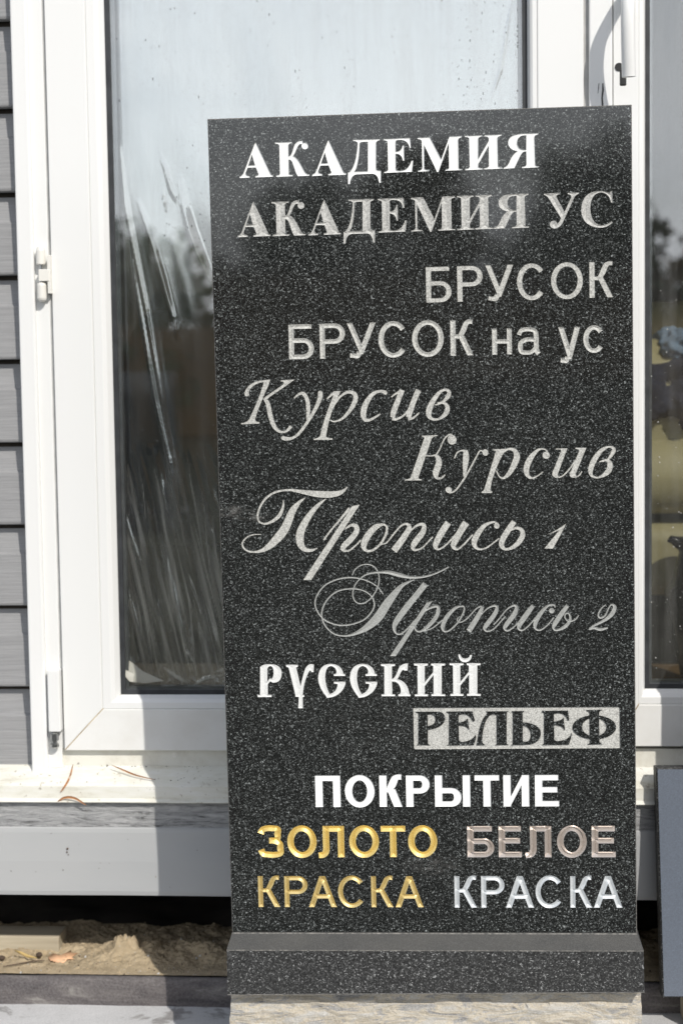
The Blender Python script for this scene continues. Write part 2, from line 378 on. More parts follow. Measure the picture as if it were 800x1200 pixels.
def in_poly(pts, poly):
    x, y = pts[:, 0], pts[:, 1]; c = np.zeros(len(pts), bool)
    a = np.array(poly); b = np.roll(a, -1, 0)
    for (x0, y0), (x1, y1) in zip(a, b):
        if y0 == y1: continue
        m_ = ((y0 > y) != (y1 > y)); xi = (x1 - x0) * (y - y0) / (y1 - y0) + x0
        c ^= m_ & (x < xi)
    return c
def inside(pts, pieces):
    r = np.zeros(len(pts), bool)
    for pc in pieces:
        c = np.zeros(len(pts), bool)
        for poly in pc: c ^= in_poly(pts, poly)
        r |= c
    return r
def area(l): return .5 * sum(l[i][0] * l[(i + 1) % len(l)][1] - l[(i + 1) % len(l)][0] * l[i][1] for i in range(len(l)))
def union(pieces, minus=()):
    vs, es = [], []
    for pc in list(pieces) + list(minus):
        for poly in pc:
            b = len(vs); n = len(poly)
            vs += [Vector(p) for p in poly]; es += [(b + i, b + (i + 1) % n) for i in range(n)]
    v, e, f, *_ = delaunay_2d_cdt(vs, es, [], 0, 1e-4)
    V = np.array([(p[0], p[1]) for p in v]); T = np.array([t for t in f])
    cen = V[T].mean(1)
    ins = inside(cen, pieces)
    if minus: ins &= ~inside(cen, minus)
    a2 = np.cross(V[T[:, 1]] - V[T[:, 0]], V[T[:, 2]] - V[T[:, 0]])
    d = {}
    for t, k, ar in zip(T, ins, a2):
        if not k: continue
        t = list(t) if ar > 0 else list(t)[::-1]
        for i in range(3): d[(t[i], t[(i + 1) % 3])] = 1
    nxt = {}
    for (i, j) in d:
        if (j, i) not in d: nxt.setdefault(i, []).append(j)
    loops = []
    while nxt:
        s = next(iter(nxt)); lp = [s]; cur = s
        while True:
            c = nxt[cur]
            if len(c) == 1 or len(lp) < 2: j = c.pop()
            else:   # take the sharpest left turn so touching loops stay apart
                din = V[cur] - V[lp[-2]]
                best = None
                for j_ in c:
                    dd = V[j_] - V[cur]; an = math.atan2(din[0] * dd[1] - din[1] * dd[0], din @ dd)
                    if best is None or an > best[0]: best = (an, j_)
                j = best[1]; c.remove(j)
            if not nxt[cur]: del nxt[cur]
            if j == s: break
            lp.append(j); cur = j
            if cur not in nxt: break
        pts = [tuple(V[i]) for i in lp]
        if len(pts) > 2 and abs(area(pts)) > .05: loops.append(clean(pts))
    return loops
def clean(pts, tol=.06):
    out = []
    for p in pts:
        if not out or math.hypot(p[0] - out[-1][0], p[1] - out[-1][1]) > tol: out.append(p)
    while len(out) > 3 and math.hypot(out[0][0] - out[-1][0], out[0][1] - out[-1][1]) <= tol: out.pop()
    return out
def resample(lp, step):
    out = []
    for i, p in enumerate(lp):
        q = lp[(i + 1) % len(lp)]; l = math.hypot(q[0] - p[0], q[1] - p[1]); n = max(1, round(l / step))
        out += [(p[0] + (q[0] - p[0]) * k / n, p[1] + (q[1] - p[1]) * k / n) for k in range(n)]
    return out
def medial(loops, rmin):
    """medial-axis samples by the shrinking-ball method"""
    S, N = [], []
    for lp in loops:
        a = np.array(lp); t = np.roll(a, -1, 0) - a
        mid = a + t * .5; n = np.stack([-t[:, 1], t[:, 0]], 1) / np.maximum(np.hypot(t[:, 0], t[:, 1]), 1e-9)[:, None]
        S.append(mid); N.append(n)
    S = np.concatenate(S); N = np.concatenate(N); out = []
    r = np.full(len(S), 40.0)
    idx = np.arange(len(S))
    for it in range(14):
        c = S + N * r[:, None]
        D = np.hypot(c[:, None, 0] - S[None, :, 0], c[:, None, 1] - S[None, :, 1])
        D[idx, idx] = 1e9
        j = D.argmin(1); dm = D[idx, j]
        v = S[j] - S; pn = (v * N).sum(1); vv = (v * v).sum(1)
        upd = (dm < r - 1e-3) & (pn > 1e-6)
        rn = np.where(upd, vv / (2 * np.maximum(pn, 1e-6)), r)
        if not upd.any(): break
        r = rn
    c = S + N * r[:, None]
    res = []
    for (x, y), q in zip(c, r):
        if q > rmin and q < 30: res.append((x, y, q))
    res.sort(key=lambda t: -t[2]); keep = []
    for x, y, q in res:
        if all((x - a) ** 2 + (y - b) ** 2 > .30 for a, b, _ in keep): keep.append((x, y, q))
    return keep
HOLES = []           # every loop cut into the polished face (mm)
def cdt_fill(loops, extra=()):
    vs, es = [], []
    for lp in loops:
        b = len(vs); n = len(lp); vs += [Vector(p) for p in lp]; es += [(b + i, b + (i + 1) % n) for i in range(n)]
    nb = len(vs); vs += [Vector((x, y)) for x, y in extra]
    v, e, f, ov, oe, of = delaunay_2d_cdt(vs, es, [], 0, 1e-5)
    V = np.array([(p[0], p[1]) for p in v]); T = np.array(list(f))
    ins = inside(V[T].mean(1), [loops])
    return V, T[ins], ov, nb
def letter(pieces, mode, mat, parent, name='letter', depth=1.1, slope=.85, label=None, minus=(), hole=True):
    loops = union(pieces, minus)
    if not loops: return
    if hole: HOLES.extend(loops)
    bm = bmesh.new(); z = .001
    if mode == 'v':
        rl = [resample(lp, .9) for lp in loops]
        md = medial(rl, .28)
        V, T, ov, nb = cdt_fill(rl, [(x, y) for x, y, _ in md])
        dep = np.zeros(len(V))
        for k, o_ in enumerate(ov):
            for i in o_:
                if i >= nb: dep[k] = min(md[i - nb][2] * slope, depth)
        vb = [bm.verts.new((V[k][0] * z, dep[k] * z, V[k][1] * z)) for k in range(len(V))]
        for t in T:
            try: bm.faces.new([vb[i] for i in t])
            except ValueError: pass
        for v_ in [v_ for v_ in bm.verts if not v_.link_faces]: bm.verts.remove(v_)
    else:
        V, T, ov, nb = cdt_fill(loops)
        y0, y1 = (depth, 0) if mode == 'flat' else (0, depth)      # floor level / wall end
        fl = [bm.verts.new((x * z, y0 * z, y * z)) for x, y in V]
        for t in T:
            try: bm.faces.new([fl[i] for i in t])
            except ValueError: pass
        for v_ in [v_ for v_ in bm.verts if not v_.link_faces]: bm.verts.remove(v_)
        for lp in loops:
            n = len(lp)
            a_ = [bm.verts.new((x * z, y0 * z, y * z)) for x, y in lp]; b_ = [bm.verts.new((x * z, y1 * z, y * z)) for x, y in lp]
            for i in range(n): bm.faces.new((a_[i], a_[(i + 1) % n], b_[(i + 1) % n], b_[i]))
    # orient all faces out of the stone (towards -y)
    for f in bm.faces:
        f.normal_update()
        if f.normal.y > 1e-6: f.normal_flip()
    me = bpy.data.meshes.new(name); bm.to_mesh(me); bm.free()
    o = link(name, me, mat, parent)
    if label: o['label'] = label
    return o

# ------------------------------------------------------------------ the engraved slab
LAB = dict(label='tall polished black granite sample slab engraved with rows of Russian lettering', cat='stone slab')
slab = empty('granite_slab', (0, 0, 0), LAB['label'], LAB['cat'])
slab.matrix_world = MSLAB

# --- line 1: АКАДЕМИЯ, white serif capitals
A_ = ["148,104 235,290 ~240,299 250,298 250,308 147,312 147,303 ~170,302 163,288 149,254 101,255 90,282 ~85,301 113,303 113,313 54,316 54,306 ~70,304 80,280 138,125", "126,178 105,241 144,240"]
K_ = O("261,106 360,103 360,111 ~340,112 340,124 343,290 ~344,298 365,296 365,305 268,309 268,300 ~290,299 290,288 286,125 ~285,115 261,114") + stroke("338,195,12 358,186,14 372,160,17 385,126,20 402,108,20 424,106,22") + [disc(436, 127, 20)] + O("343,190 ~372,178 390,203 ~402,215 428,265 ~444,298 463,293 463,302 396,305 ~392,300 385,288 362,222 ~352,206 340,207")
D_ = ["68,90 225,86 225,94 ~205,97 203,108 203,258 ~203,272 232,272 231,343 221,344 ~214,292 180,291 90,294 ~54,298 50,351 39,351 38,282 ~60,282 78,225 ~92,180 95,112 ~94,99 68,98", "107,112 ~107,180 92,240 ~85,268 75,277 155,275 155,103 ~108,102 107,112"]
E_ = "247,86 402,79 407,138 399,139 ~390,92 345,92 ~318,92 318,100 318,160 ~355,160 358,122 366,122 368,214 360,214 ~354,174 318,173 319,262 ~320,274 345,273 ~395,270 411,212 421,212 413,279 250,286 250,278 ~274,277 273,264 270,105 ~269,95 247,94"
M_ = "445,79 518,75 585,206 633,71 705,68 705,77 ~684,80 684,90 687,255 ~687,264 708,263 708,269 608,273 608,266 ~630,264 630,255 628,112 568,280 560,280 484,122 485,255 ~487,270 515,269 515,275 448,279 448,272 ~472,270 474,255 470,100 ~468,88 445,87"
I_ = "58,54 140,51 140,57 ~121,59 121,68 121,164 170,78 170,66 ~169,57 150,57 150,51 230,47 230,54 ~211,56 211,65 214,194 ~214,204 236,203 236,208 148,212 148,206 ~171,204 171,194 170,100 121,187 121,198 ~122,206 143,206 143,212 60,216 60,210 ~81,208 81,198 78,68 ~77,60 58,60"
Y_ = ["402,41 402,48 ~385,50 384,60 388,188 ~388,198 405,197 405,202 325,206 325,200 ~347,198 347,188 346,128 337,128 ~327,130 317,150 290,206 240,209 240,203 ~256,200 266,180 ~281,140 305,126 ~262,120 261,86 ~262,48 325,44 ", "346,52 346,120 ~304,122 303,86 ~304,50 346,52"]
ta, tb, tcx = tr(270, 145, 5), tr(400, 145, 5), tr(530, 145, 4)
L1 = [xf(OH(*A_), ta), xf(K_, ta), None, xf(OH(*D_), tb), xf(O(E_), tb), xf(O(M_), tb), xf(O(I_), tcx), xf(OH(*Y_), tcx)]
def bb(pieces):
    p = np.array([q for pc in pieces for c in pc for q in c]); return p[:, 0].min(), p[:, 0].max(), p[:, 1].min(), p[:, 1].max()
def uv(px, py): v = PS(px, py); return v.x * 1000, v.z * 1000
def stretch(pieces, xl, xr, yref, dy):
    """move a glyph so that it spans photo x xl..xr (at photo row yref); dy shifts it down the stone"""
    x0, x1, _, _ = bb(pieces); a0, a1 = uv(xl, yref)[0], uv(xr, yref)[0]
    return xf(pieces, lambda x, y: (a0 + (x - x0) * (a1 - a0) / (x1 - x0), y + dy))
L1[2] = stretch(L1[0], 365.5, 405, 190, uv(385, 205.6)[1] - uv(300, 208)[1])
for g in L1: letter(g, 'flat', M['white'], slab, label='white painted serif capital', depth=.9)
# --- line 2: АКАДЕМИЯ УС, the same capitals cut as V grooves
U_ = "428,326 500,322 500,329 ~482,332 488,345 525,412 556,345 ~560,330 540,328 540,322 592,320 592,326 ~578,330 570,345 520,455 ~505,488 478,490 ~458,488 456,470 ~458,454 474,453 ~488,454 490,466 ~500,466 508,440 452,350 ~442,334 428,332"
S_ = "748,314 750,368 743,368 ~735,322 695,320 ~648,325 645,395 ~648,470 700,474 ~725,473 745,455 750,460 ~728,486 690,486 ~605,480 603,402 ~606,315 690,313 ~715,314 730,322 ~738,326 742,313"
spans = [(278, 316.4), (318.6, 357.6), (361, 399), (402, 439), (443, 476.4), (481.4, 533), (535.5, 577.5), (578.5, 619.5)]
dyl = uv(345, 275.9)[1] - uv(345, 206.3)[1]
for g, (xl, xr) in zip(L1, spans): letter(stretch(g, xl, xr, 255, dyl), 'v', M['cut'], slab, slope=.7, label='grey serif capital cut as a groove')
for g in (U_, S_): letter(xf(O(g), tcx), 'v', M['cut'], slab, slope=.7, label='grey serif capital cut as a groove')

# --- plain capitals: unit glyphs, x in 0..w (w = width/height), y in 0..1 upwards
def arc(cx, cy, rx, ry, a0, a1, n=14): return [(cx + rx * math.cos(R(a0 + (a1 - a0) * k / n)), cy + ry * math.sin(R(a0 + (a1 - a0) * k / n))) for k in range(n + 1)]
def rc(x0, y0, x1, y1): return [[[(x0, y0), (x1, y0), (x1, y1), (x0, y1)]]]
def dg(x0, y0, x1, y1, w): return [[[(x0, y0), (x0 + w, y0), (x1 + w, y1), (x1, y1)]]]      # slanting bar, cut level
def bowl(x0, x1, y0, y1, s, t):
    r = (y1 - y0) / 2; rx = min(r * 1.05, (x1 - x0) * .62)
    o_ = [(x0, y0), (x1 - rx, y0)] + arc(x1 - rx, (y0 + y1) / 2, rx, r, -90, 90)[1:-1] + [(x1 - rx, y1), (x0, y1)]
    i_ = [(x0 + s, y0 + t), (x1 - rx, y0 + t)] + arc(x1 - rx, (y0 + y1) / 2, rx - s, r - t, -90, 90)[1:-1] + [(x1 - rx, y1 - t), (x0 + s, y1 - t)]
    return [[o_, i_]]
def ring(cx, cy, rx, ry, s, t): return [[arc(cx, cy, rx, ry, 0, 360, 36)[:-1], arc(cx, cy, rx - s, ry - t, 0, 360, 36)[:-1]]]
def ust(pts, k=6): return stroke(' '.join('%f,%f,%f' % (x * 1000, y * 1000, w * 1000) for x, y, w in pts), k)
def sc_(pc): return xf(pc, lambda x, y: (x / 1000, y / 1000))
def sans(ch, w, s, t):
    e = .018
    if ch == 'Б': return rc(0, 0, s, 1) + rc(0, 1 - t, w * .92, 1) + bowl(0, w, 0, .6, s, t)
    if ch == 'Р': return rc(0, 0, s, 1) + bowl(0, w, .42, 1, s, t)
    if ch == 'Ь': return rc(0, 0, s, 1) + bowl(0, w, 0, .6, s, t)
    if ch == 'Ы': return rc(0, 0, s, 1) + bowl(0, w * .75, 0, .6, s, t) + rc(w - s, 0, w, 1)
    if ch in 'Уу':
        tail = sc_(ust([(w * .42, .17, s * .95), (w * .36, .06, s * .95), (w * .25, 0.005 + t * .45, t), (w * .10, t * .62, t)]))
        return dg(w * .40, .20, 0, 1, s * 1.05) + dg(w * .355, .10, w - s * 1.05, 1, s * 1.05) + tail
    if ch in 'Сс':
        q = []
        n = 26
        for k in range(n + 1):
            an = 38 + (322 - 38) * k / n; ca, sa = math.cos(R(an)), math.sin(R(an))
            q.append((w / 2 + (w / 2 + .02 - s / 2) * ca, .5 + (.5 + e - t / 2) * sa, t + (s - t) * abs(ca)))
        return sc_(ust(q, 1))
    if ch == 'О': return ring(w / 2, .5, w / 2, .5 + e, s, t)
    if ch == 'К':
        arm = sc_(ust([(s * .8, .545, t * .8), (w * .40, .55, t * .95), (w * .56, .70, s * 1.0), (w * .68, .88, s * .95), (w * .80, .945, t * .98), (w * .97, .945, t)]))
        return rc(0, 0, s, 1) + arm + dg(w - s * 1.15, 0, w * .32, .57, s * 1.15)
    if ch == 'А': return dg(0, 0, w / 2 - s * .58, 1, s * 1.12) + dg(w - s * 1.12, 0, w / 2 - s * .54, 1, s * 1.12) + rc(w * .2, .28, w * .8, .28 + t)
    if ch == 'П': return rc(0, 0, s, 1) + rc(w - s, 0, w, 1) + rc(0, 1 - t, w, 1)
    if ch == 'Н': return rc(0, 0, s, 1) + rc(w - s, 0, w, 1) + rc(0, .5 - t / 2, w, .5 + t / 2)
    if ch == 'Л':
        x = w * .17
        return rc(w - s, 0, w, 1) + rc(x, 1 - t, w, 1) + sc_(ust([(x + s / 2, .99, s), (x + s / 2, .5, s), (x + s * .48, .22, s), (x + s * .1, .09, s * .95), (0, .065, t)]))
    if ch == 'Т': return rc(w / 2 - s / 2, 0, w / 2 + s / 2, 1) + rc(0, 1 - t, w, 1)
    if ch == 'Е': return rc(0, 0, s, 1) + rc(0, 0, w, t) + rc(0, 1 - t, w * .97, 1) + rc(0, .53 - t / 2, w * .93, .53 + t / 2)
    if ch == 'И': return rc(0, 0, s, 1) + rc(w - s, 0, w, 1) + [[[(s * .9, 0), (s * .9, .28), (w - s * .9, 1), (w - s * .9, .72)]]]
    if ch == 'З':
        up = [(.02 * w, .76, t * 1.1), (.10 * w, .88, t), (.30 * w, .965 - t * .2, t), (.52 * w, 1 - t * .4, t), (w * .78, .90, s * .85), (w * .88 - s * .45, .74, s), (w * .76, .60, s * .8), (w * .58, .54, t * .9), (w * .38, .535, t)]
        lo = [(w * .38, .535, t), (w * .62, .53, t), (w * .85, .44, s * .85), (w - s * .5, .29, s), (w * .86, .13, s * .85), (w * .58, .01 + t * .4, t), (w * .32, .02 + t * .4, t), (.11 * w, .12, t), (.02 * w, .25, t * 1.1)]
        return sc_(ust(up, 4)) + sc_(ust(lo, 4))
    if ch == 'а':
        b_ = [(w * .76, .52, t * .8), (w * .45, .56, t), (w * .17, .46, s * .9), (s * .52, .28, s), (w * .16, .09, s * .85), (w * .36, t * .35, t), (w * .60, .07, t * .9), (w * .78, .22, t * .9)]
        a_ = [(w * .06, .74, t), (w * .15, .89, t), (w * .33, 1.0 - t * .35, t), (w * .58, 1.0 - t * .4, t), (w * .76, .88, s * .9), (w * .82, .70, s), (w * .82, .30, s), (w * .84, .12, s), (w * .93, 0.0, s)]
        return sc_(ust(b_, 4)) + sc_(ust(a_, 4))
def sans_line(items, mode, mat, s, t, base, cap, label, **kw):
    """items: (char, xl, xr, [ytop], [ybot]) in photo px; base / cap: two photo points each"""
    def yat(l, x): (x0, y0), (x1, y1) = l; return y0 + (y1 - y0) * (x - x0) / (x1 - x0)
    for it in items:
        ch, xl, xr = it[:3]; xm = (xl + xr) / 2
        yb = it[4] if len(it) > 4 else yat(base, xm); yt = it[3] if len(it) > 3 else yat(cap, xm)
        u0, _ = uv(xl, (yt + yb) / 2); u1, _ = uv(xr, (yt + yb) / 2); _, v0 = uv(xm, yb); _, v1 = uv(xm, yt)
        h = v1 - v0; w = (u1 - u0) / h; k = it[5] if len(it) > 5 else 1
        letter(xf(sans(ch, w, s * k, t * k), lambda x, y: (u0 + x * h, v0 + y * h)), mode, mat, slab, label=label, **kw)
sans_line([('Б', 499, 529), ('Р', 535.6, 565.6), ('У', 568.6, 601.6), ('С', 606.4, 639.5), ('О', 645.4, 683), ('К', 690.4, 718.6)], 'flat', M['cutbright'], .15, .125, ((512, 354), (705, 348.3)), ((512, 312), (705, 306)), 'light grey plain capital cut with a flat floor', depth=.7)
XH = (30.5 / 42)
sans_line([('Б', 338.3, 367.7), ('Р', 374.5, 404.3), ('У', 406.5, 440.5), ('С', 444, 477.5), ('О', 482.6, 519.8), ('К', 527.5, 554.5),
           ('Н', 576.4, 599.5, 384.6, 415.2, 1.25), ('а', 606.4, 632.8, 383.9, 414.6, 1.25), ('у', 654, 679.6, 382.8, 424.8, .95), ('с', 683.8, 708, 381.4, 412.8, 1.25)], 'v', M['cutbright'], .15, .13, ((345, 420.8), (541, 416.4)), ((345, 380), (541, 374.6)), 'light grey plain letter cut as a groove', slope=.75)
sans_line([('П', 369.4, 399), ('О', 404, 439), ('К', 444.4, 471.4), ('Р', 475.6, 503.6), ('Ы', 509.4, 551), ('Т', 556, 585), ('И', 589.6, 620), ('Е', 626.6, 655)], 'flat', M['white'], .235, .175, ((384, 946), (640, 945.2)), ((384, 909), (640, 908.2)), 'bold white painted capital', depth=.9)
sans_line([('З', 305.2, 332), ('О', 336.5, 371), ('Л', 373, 403.3), ('О', 409, 444), ('Т', 446.2, 475), ('О', 478, 512.2)], 'v', M['gold'], .205, .185, ((384, 1005), (500, 1004.7)), ((384, 968.2), (500, 968)), 'bold gold painted groove letter', slope=.9, depth=4)
sans_line([('К', 302.5, 328), ('Р', 333.3, 360.5), ('А', 361.5, 394.3), ('С', 396.7, 428), ('К', 434.8, 460.8), ('А', 463, 496)], 'v', M['golddim'], .155, .135, ((310, 1063.3), (490, 1063.6)), ((310, 1027), (490, 1027.2)), 'thin gold painted groove letter', slope=.9, depth=4)
sans_line([('Б', 547.3, 578.8), ('Е', 584, 611), ('Л', 615.6, 645.7), ('О', 652.3, 687.2), ('Е', 693, 721)], 'v', M['beige'], .205, .175, ((560, 1005), (707, 1005)), ((560, 968.4), (707, 968.2)), 'bold off-white painted groove letter', slope=1.25, depth=5)
sans_line([('К', 532.3, 558.6), ('Р', 563.6, 591), ('А', 592.5, 625.5), ('С', 628, 660), ('К', 668, 693.5), ('А', 695.6, 729)], 'v', M['silver'], .155, .135, ((545, 1064), (710, 1064)), ((545, 1027), (710, 1027)), 'thin white painted groove letter', slope=.9, depth=4)

# --- line 5: Курсив (chancery hand)
t5, t5b = tr(275, 435, 5.714), tr(395, 435, 5.714)
cutb = dict(mode='flat', mat=M['cutbright'], parent=slab, depth=.6, label='light grey italic letter')
def L(pieces, t_, **k): d = dict(cutb); d.update(k); letter(xf(pieces, t_), **d)
L(O("190,57 240,52 225,95 ~150,260 138,318 ~135,337 168,338 166,350 43,355 43,345 ~82,342 98,318 ~150,215 195,75") + stroke("212,64,14 160,70,16 115,92,20 88,122,24 80,150,30") + [disc(82, 152, 16)] + O("308,58 405,52 ~385,65 350,92 232,172 ~222,187 205,188 190,180 325,86 ~340,70 308,68") + stroke("197,180,20 222,215,30 238,290,32 262,362,30 300,402,20 340,402,16 368,382,22") + [disc(372, 373, 12)], t5)
L(stroke("397,180,9 430,152,17 460,148,26 486,190,28 492,250,28 488,325,18") + stroke("574,142,34 568,185,30 540,250,24 490,335,20 430,415,20 385,446,18 345,450,28 325,445,28") + [disc(573, 143, 16), disc(325, 445, 15)], t5)
L(stroke("617,185,9 650,155,18 680,142,28") + O("660,130 712,130 ~640,260 612,430 ~612,445 655,447 655,458 528,460 530,450 ~565,445 572,430 ~600,300 665,150") + stroke("655,245,9 700,175,14 750,140,20 786,140,26 808,160,32 803,205,32 766,268,24 716,318,16 665,335,12 640,325,9"), t5)
L(stroke("325,142,30 290,132,20 240,150,26 195,210,36 175,280,40 188,322,28 225,322,18 290,283,12") + [disc(322, 142, 14)], t5b)
L(stroke("362,172,9 390,150,13 425,132,18") + stroke("435,122,36 405,200,36 378,270,38 372,308,32") + stroke("368,316,24 400,318,18 450,290,13 500,225,12") + stroke("545,122,38 512,200,36 487,270,38 478,308,34") + stroke("474,318,24 510,310,15 550,275,10"), t5b)
L(stroke("655,225,10 700,208,14 740,170,28 748,135,26 720,122,18 680,145,24 632,215,36 612,280,38 632,316,22 680,318,16 728,280,32 738,238,30 712,210,20 670,212,12"), t5b)
# --- line 6: Курсив (book italic)
t6, t6b, t1 = tr(470, 500, 6.154), tr(590, 500, 5.714), tr(0, 0, 1)
it = dict(mat=M['cutbright'], label='light grey book italic letter')
L(O("145,62 262,57 262,66 ~228,70 220,85 125,365 ~122,377 150,376 147,387 25,388 27,378 ~58,376 68,365 165,85 ~170,70 145,70") + stroke("165,207,9 240,205,11 275,165,10 310,90,10 342,57,11 368,56,16") + [disc(366, 92, 33, 36)] + stroke("232,203,8 262,216,30 272,262,46 250,330,44 258,368,24 290,368,15 318,343,9"), t6, **it)
L(stroke("383,228,9 405,185,11 440,170,14 462,178,28") + stroke("462,168,30 468,205,44 462,270,40 455,360,16") + stroke("592,180,12 568,172,10 540,220,11 480,330,13 430,410,13 385,463,12 345,476,12") + [disc(607, 184, 22, 25), disc(342, 454, 23)], t6, **it)
L(xf(O("662,160 754,157 ~660,330 645,440 ~640,462 658,465 655,478 578,478 581,466 ~595,465 600,445 680,182 ~685,172 662,170"), t6) + xf(stroke("581,547,1.6 588,532,1.9 595,526.2,2.7 602.5,527.5,5 605.5,535,7.4 601.5,546,6.8 596,555,5 590,560,2.8 585,558,1.8 581.5,551,1.6"), t1), lambda x, y: (x, y), **it)
L(stroke("295,166,11 270,148,11 230,155,18 180,210,36 152,280,40 165,330,26 205,340,12 265,300,8") + [disc(285, 190, 26, 25)], t6b, **it)
L(O("350,143 428,142 365,310 ~358,332 378,335 ~350,354 325,325 ~323,305 335,285 385,160 ~385,150 350,152") + stroke("365,338,12 400,325,10 450,270,10 480,220,9") + O("480,138 555,138 485,310 ~480,332 502,333 ~455,352 442,328 ~438,310 455,285 505,160 ~508,150 480,148") + stroke("478,338,12 505,325,9 525,297,8"), t6b, **it)
L(stroke("655,234,7 700,215,13 732,170,28 736,143,22 700,134,14 650,162,28 602,230,36 582,290,34 592,328,20 640,338,14 698,300,36 712,250,36 692,222,20 640,234,7"), t6b, **it)
# --- lines 7 and 8: Пропись, joined-up script: one carved word each
t7, t7b, t7c = tr(275, 560, 5.714), tr(370, 580, 5.714), tr(490, 590, 4.444)
w1 = dict(mat=M['cutbright'], name='word', label='bold joined-up script word cut in light grey')
word = xf(stroke("325,145,5 325,190,16 300,250,24 255,288,20 205,306,14 165,293,13 154,250,13 172,190,13 215,130,15 280,92,15 365,80,16 440,90,26 540,105,42 620,110,46 690,103,36 730,83,20 755,58,5") + stroke("475,130,5 430,165,24 385,225,46 335,340,58 270,420,54 210,472,34 150,494,17 90,490,13 57,463,12 54,430,11 85,395,9 130,379,8 178,378,6") + stroke("612,138,5 560,180,24 500,250,38 445,350,52 437,420,54 452,462,42 482,482,30 520,483,18 555,468,6") + stroke("595,417,11 640,355,12 700,285,14 770,200,18") + O("788,186 838,176 512,684 458,684"), t7)
word += xf(stroke("195,228,9 235,202,18 268,208,32 272,245,36 230,300,40 188,342,38 182,366,24 220,372,13 270,335,11 302,300,11") + stroke("450,195,16 400,215,38 350,270,44 322,330,42 332,368,22 375,372,16 430,330,15 468,265,17 476,215,16 450,193,14") + stroke("405,350,7 440,330,9 475,318,9 520,262,11 570,207,12 605,193,16 628,205,26") + stroke("625,203,26 622,230,34 578,300,42 522,374,46") + stroke("605,275,9 660,215,13 708,194,22 726,212,30 712,255,38 665,315,40 650,352,30 668,368,16 710,355,11 750,315,10 785,278,9"), t7b)
word += xf(stroke("157,98,34 122,150,34 98,195,32 90,222,26 107,238,11 150,210,9 205,150,9") + stroke("250,97,36 217,150,34 192,195,32 183,222,26 203,238,11 240,210,9 285,160,8") + [disc(409, 116, 15, 15)] + stroke("415,106,12 390,96,11 345,115,20 305,165,30 291,208,28 312,236,13 355,230,9 422,180,7") + stroke("500,92,28 467,140,30 438,190,30 436,222,25 462,238,14 510,215,24 542,170,28 538,138,22 510,127,15 475,142,7"), t7c)
letter(word, 'flat', parent=slab, depth=.6, **w1)
L(O("770,103 ~745,160 700,235 655,235 735,138 ~700,155 668,163 ~720,140 770,103"), t7c, label='light grey script numeral one', name='numeral')
t8, t8b, t8c = tr(360, 650, 4.706), tr(430, 650, 4.706), tr(560, 680, 4.706)
word = xf(stroke("248,112,6 265,80,6 300,57,6 340,54,7 375,72,7 395,115,7 390,175,7 355,235,7 310,268,7 270,262,7 251,225,7 262,170,7 300,125,7 345,103,9 400,97,12 450,98,20 510,113,22 570,125,15 640,122,11 710,102,9 780,68,6") + stroke("418,218,6 390,180,6 340,148,7 270,128,8 190,130,8 110,160,8 62,210,8 43,265,8 60,320,8 105,365,8 170,388,8 240,385,8 310,360,8 355,315,8 370,270,8 350,225,7 300,195,7 230,188,8 160,205,8 105,255,8 80,320,8 95,385,8 145,435,8 205,448,9 265,435,17 330,400,36 390,345,50 440,270,46 490,205,32 530,165,18 588,138,5") + stroke("652,160,32 600,225,32 540,300,34 490,370,30 479,405,20 492,435,10 520,435,9 560,400,8 600,355,7") + O("660,262 690,255 610,375 488,560 455,560 590,365") + stroke("605,360,7 650,310,9 700,286,14 722,292,18 712,340,22 668,393,20 625,423,11 600,418,9 594,395,8 605,362,6") + stroke("640,420,6 690,405,6 745,360,7"), t8)
word += xf(stroke("525,285,7 490,292,15 442,340,22 418,390,22 423,420,12 450,420,8 500,375,9 533,315,9 534,288,8 520,282,7") + stroke("502,345,6 497,363,6 515,373,6 550,353,7 600,300,7 630,283,9") + stroke("638,285,14 615,335,26 560,422,30") + stroke("605,355,6 660,300,7 700,282,12 716,292,17 702,330,24 657,390,24 648,410,15 665,423,9 700,408,7 745,360,7 762,340,7"), t8b)
word += xf(stroke("85,245,7 110,220,7 160,160,7 198,139,12 212,150,18 198,190,26 156,245,24 147,268,15 165,278,9 200,255,7 238,215,7") + stroke("305,138,20 270,185,28 232,240,26 225,266,15 245,276,9 280,250,7 318,205,7") + [disc(406, 168, 15)] + stroke("425,150,7 418,136,9 385,141,12 347,180,22 318,230,24 317,266,13 345,274,9 385,245,7 418,205,7") + stroke("495,138,20 460,185,26 424,240,24 416,264,13 435,276,11 480,255,19 508,220,15 503,187,9 485,184,7 479,205,7 500,227,8 535,217,8 555,192,6"), t8c)
letter(word, 'v', M['cutdim'], slab, name='word', slope=.7, label='thin joined-up script word with large looping flourishes')
L(stroke("705,135,5 680,155,7 663,190,9 673,207,11 700,195,9 722,150,7 738,134,9 753,150,20 735,190,22 690,225,15 640,250,11 615,268,9") + stroke("612,272,9 640,264,13 675,272,15 715,262,9"), t8c, mode='v', mat=M['cutdim'], slope=.7, name='numeral', label='thin grey script numeral two')
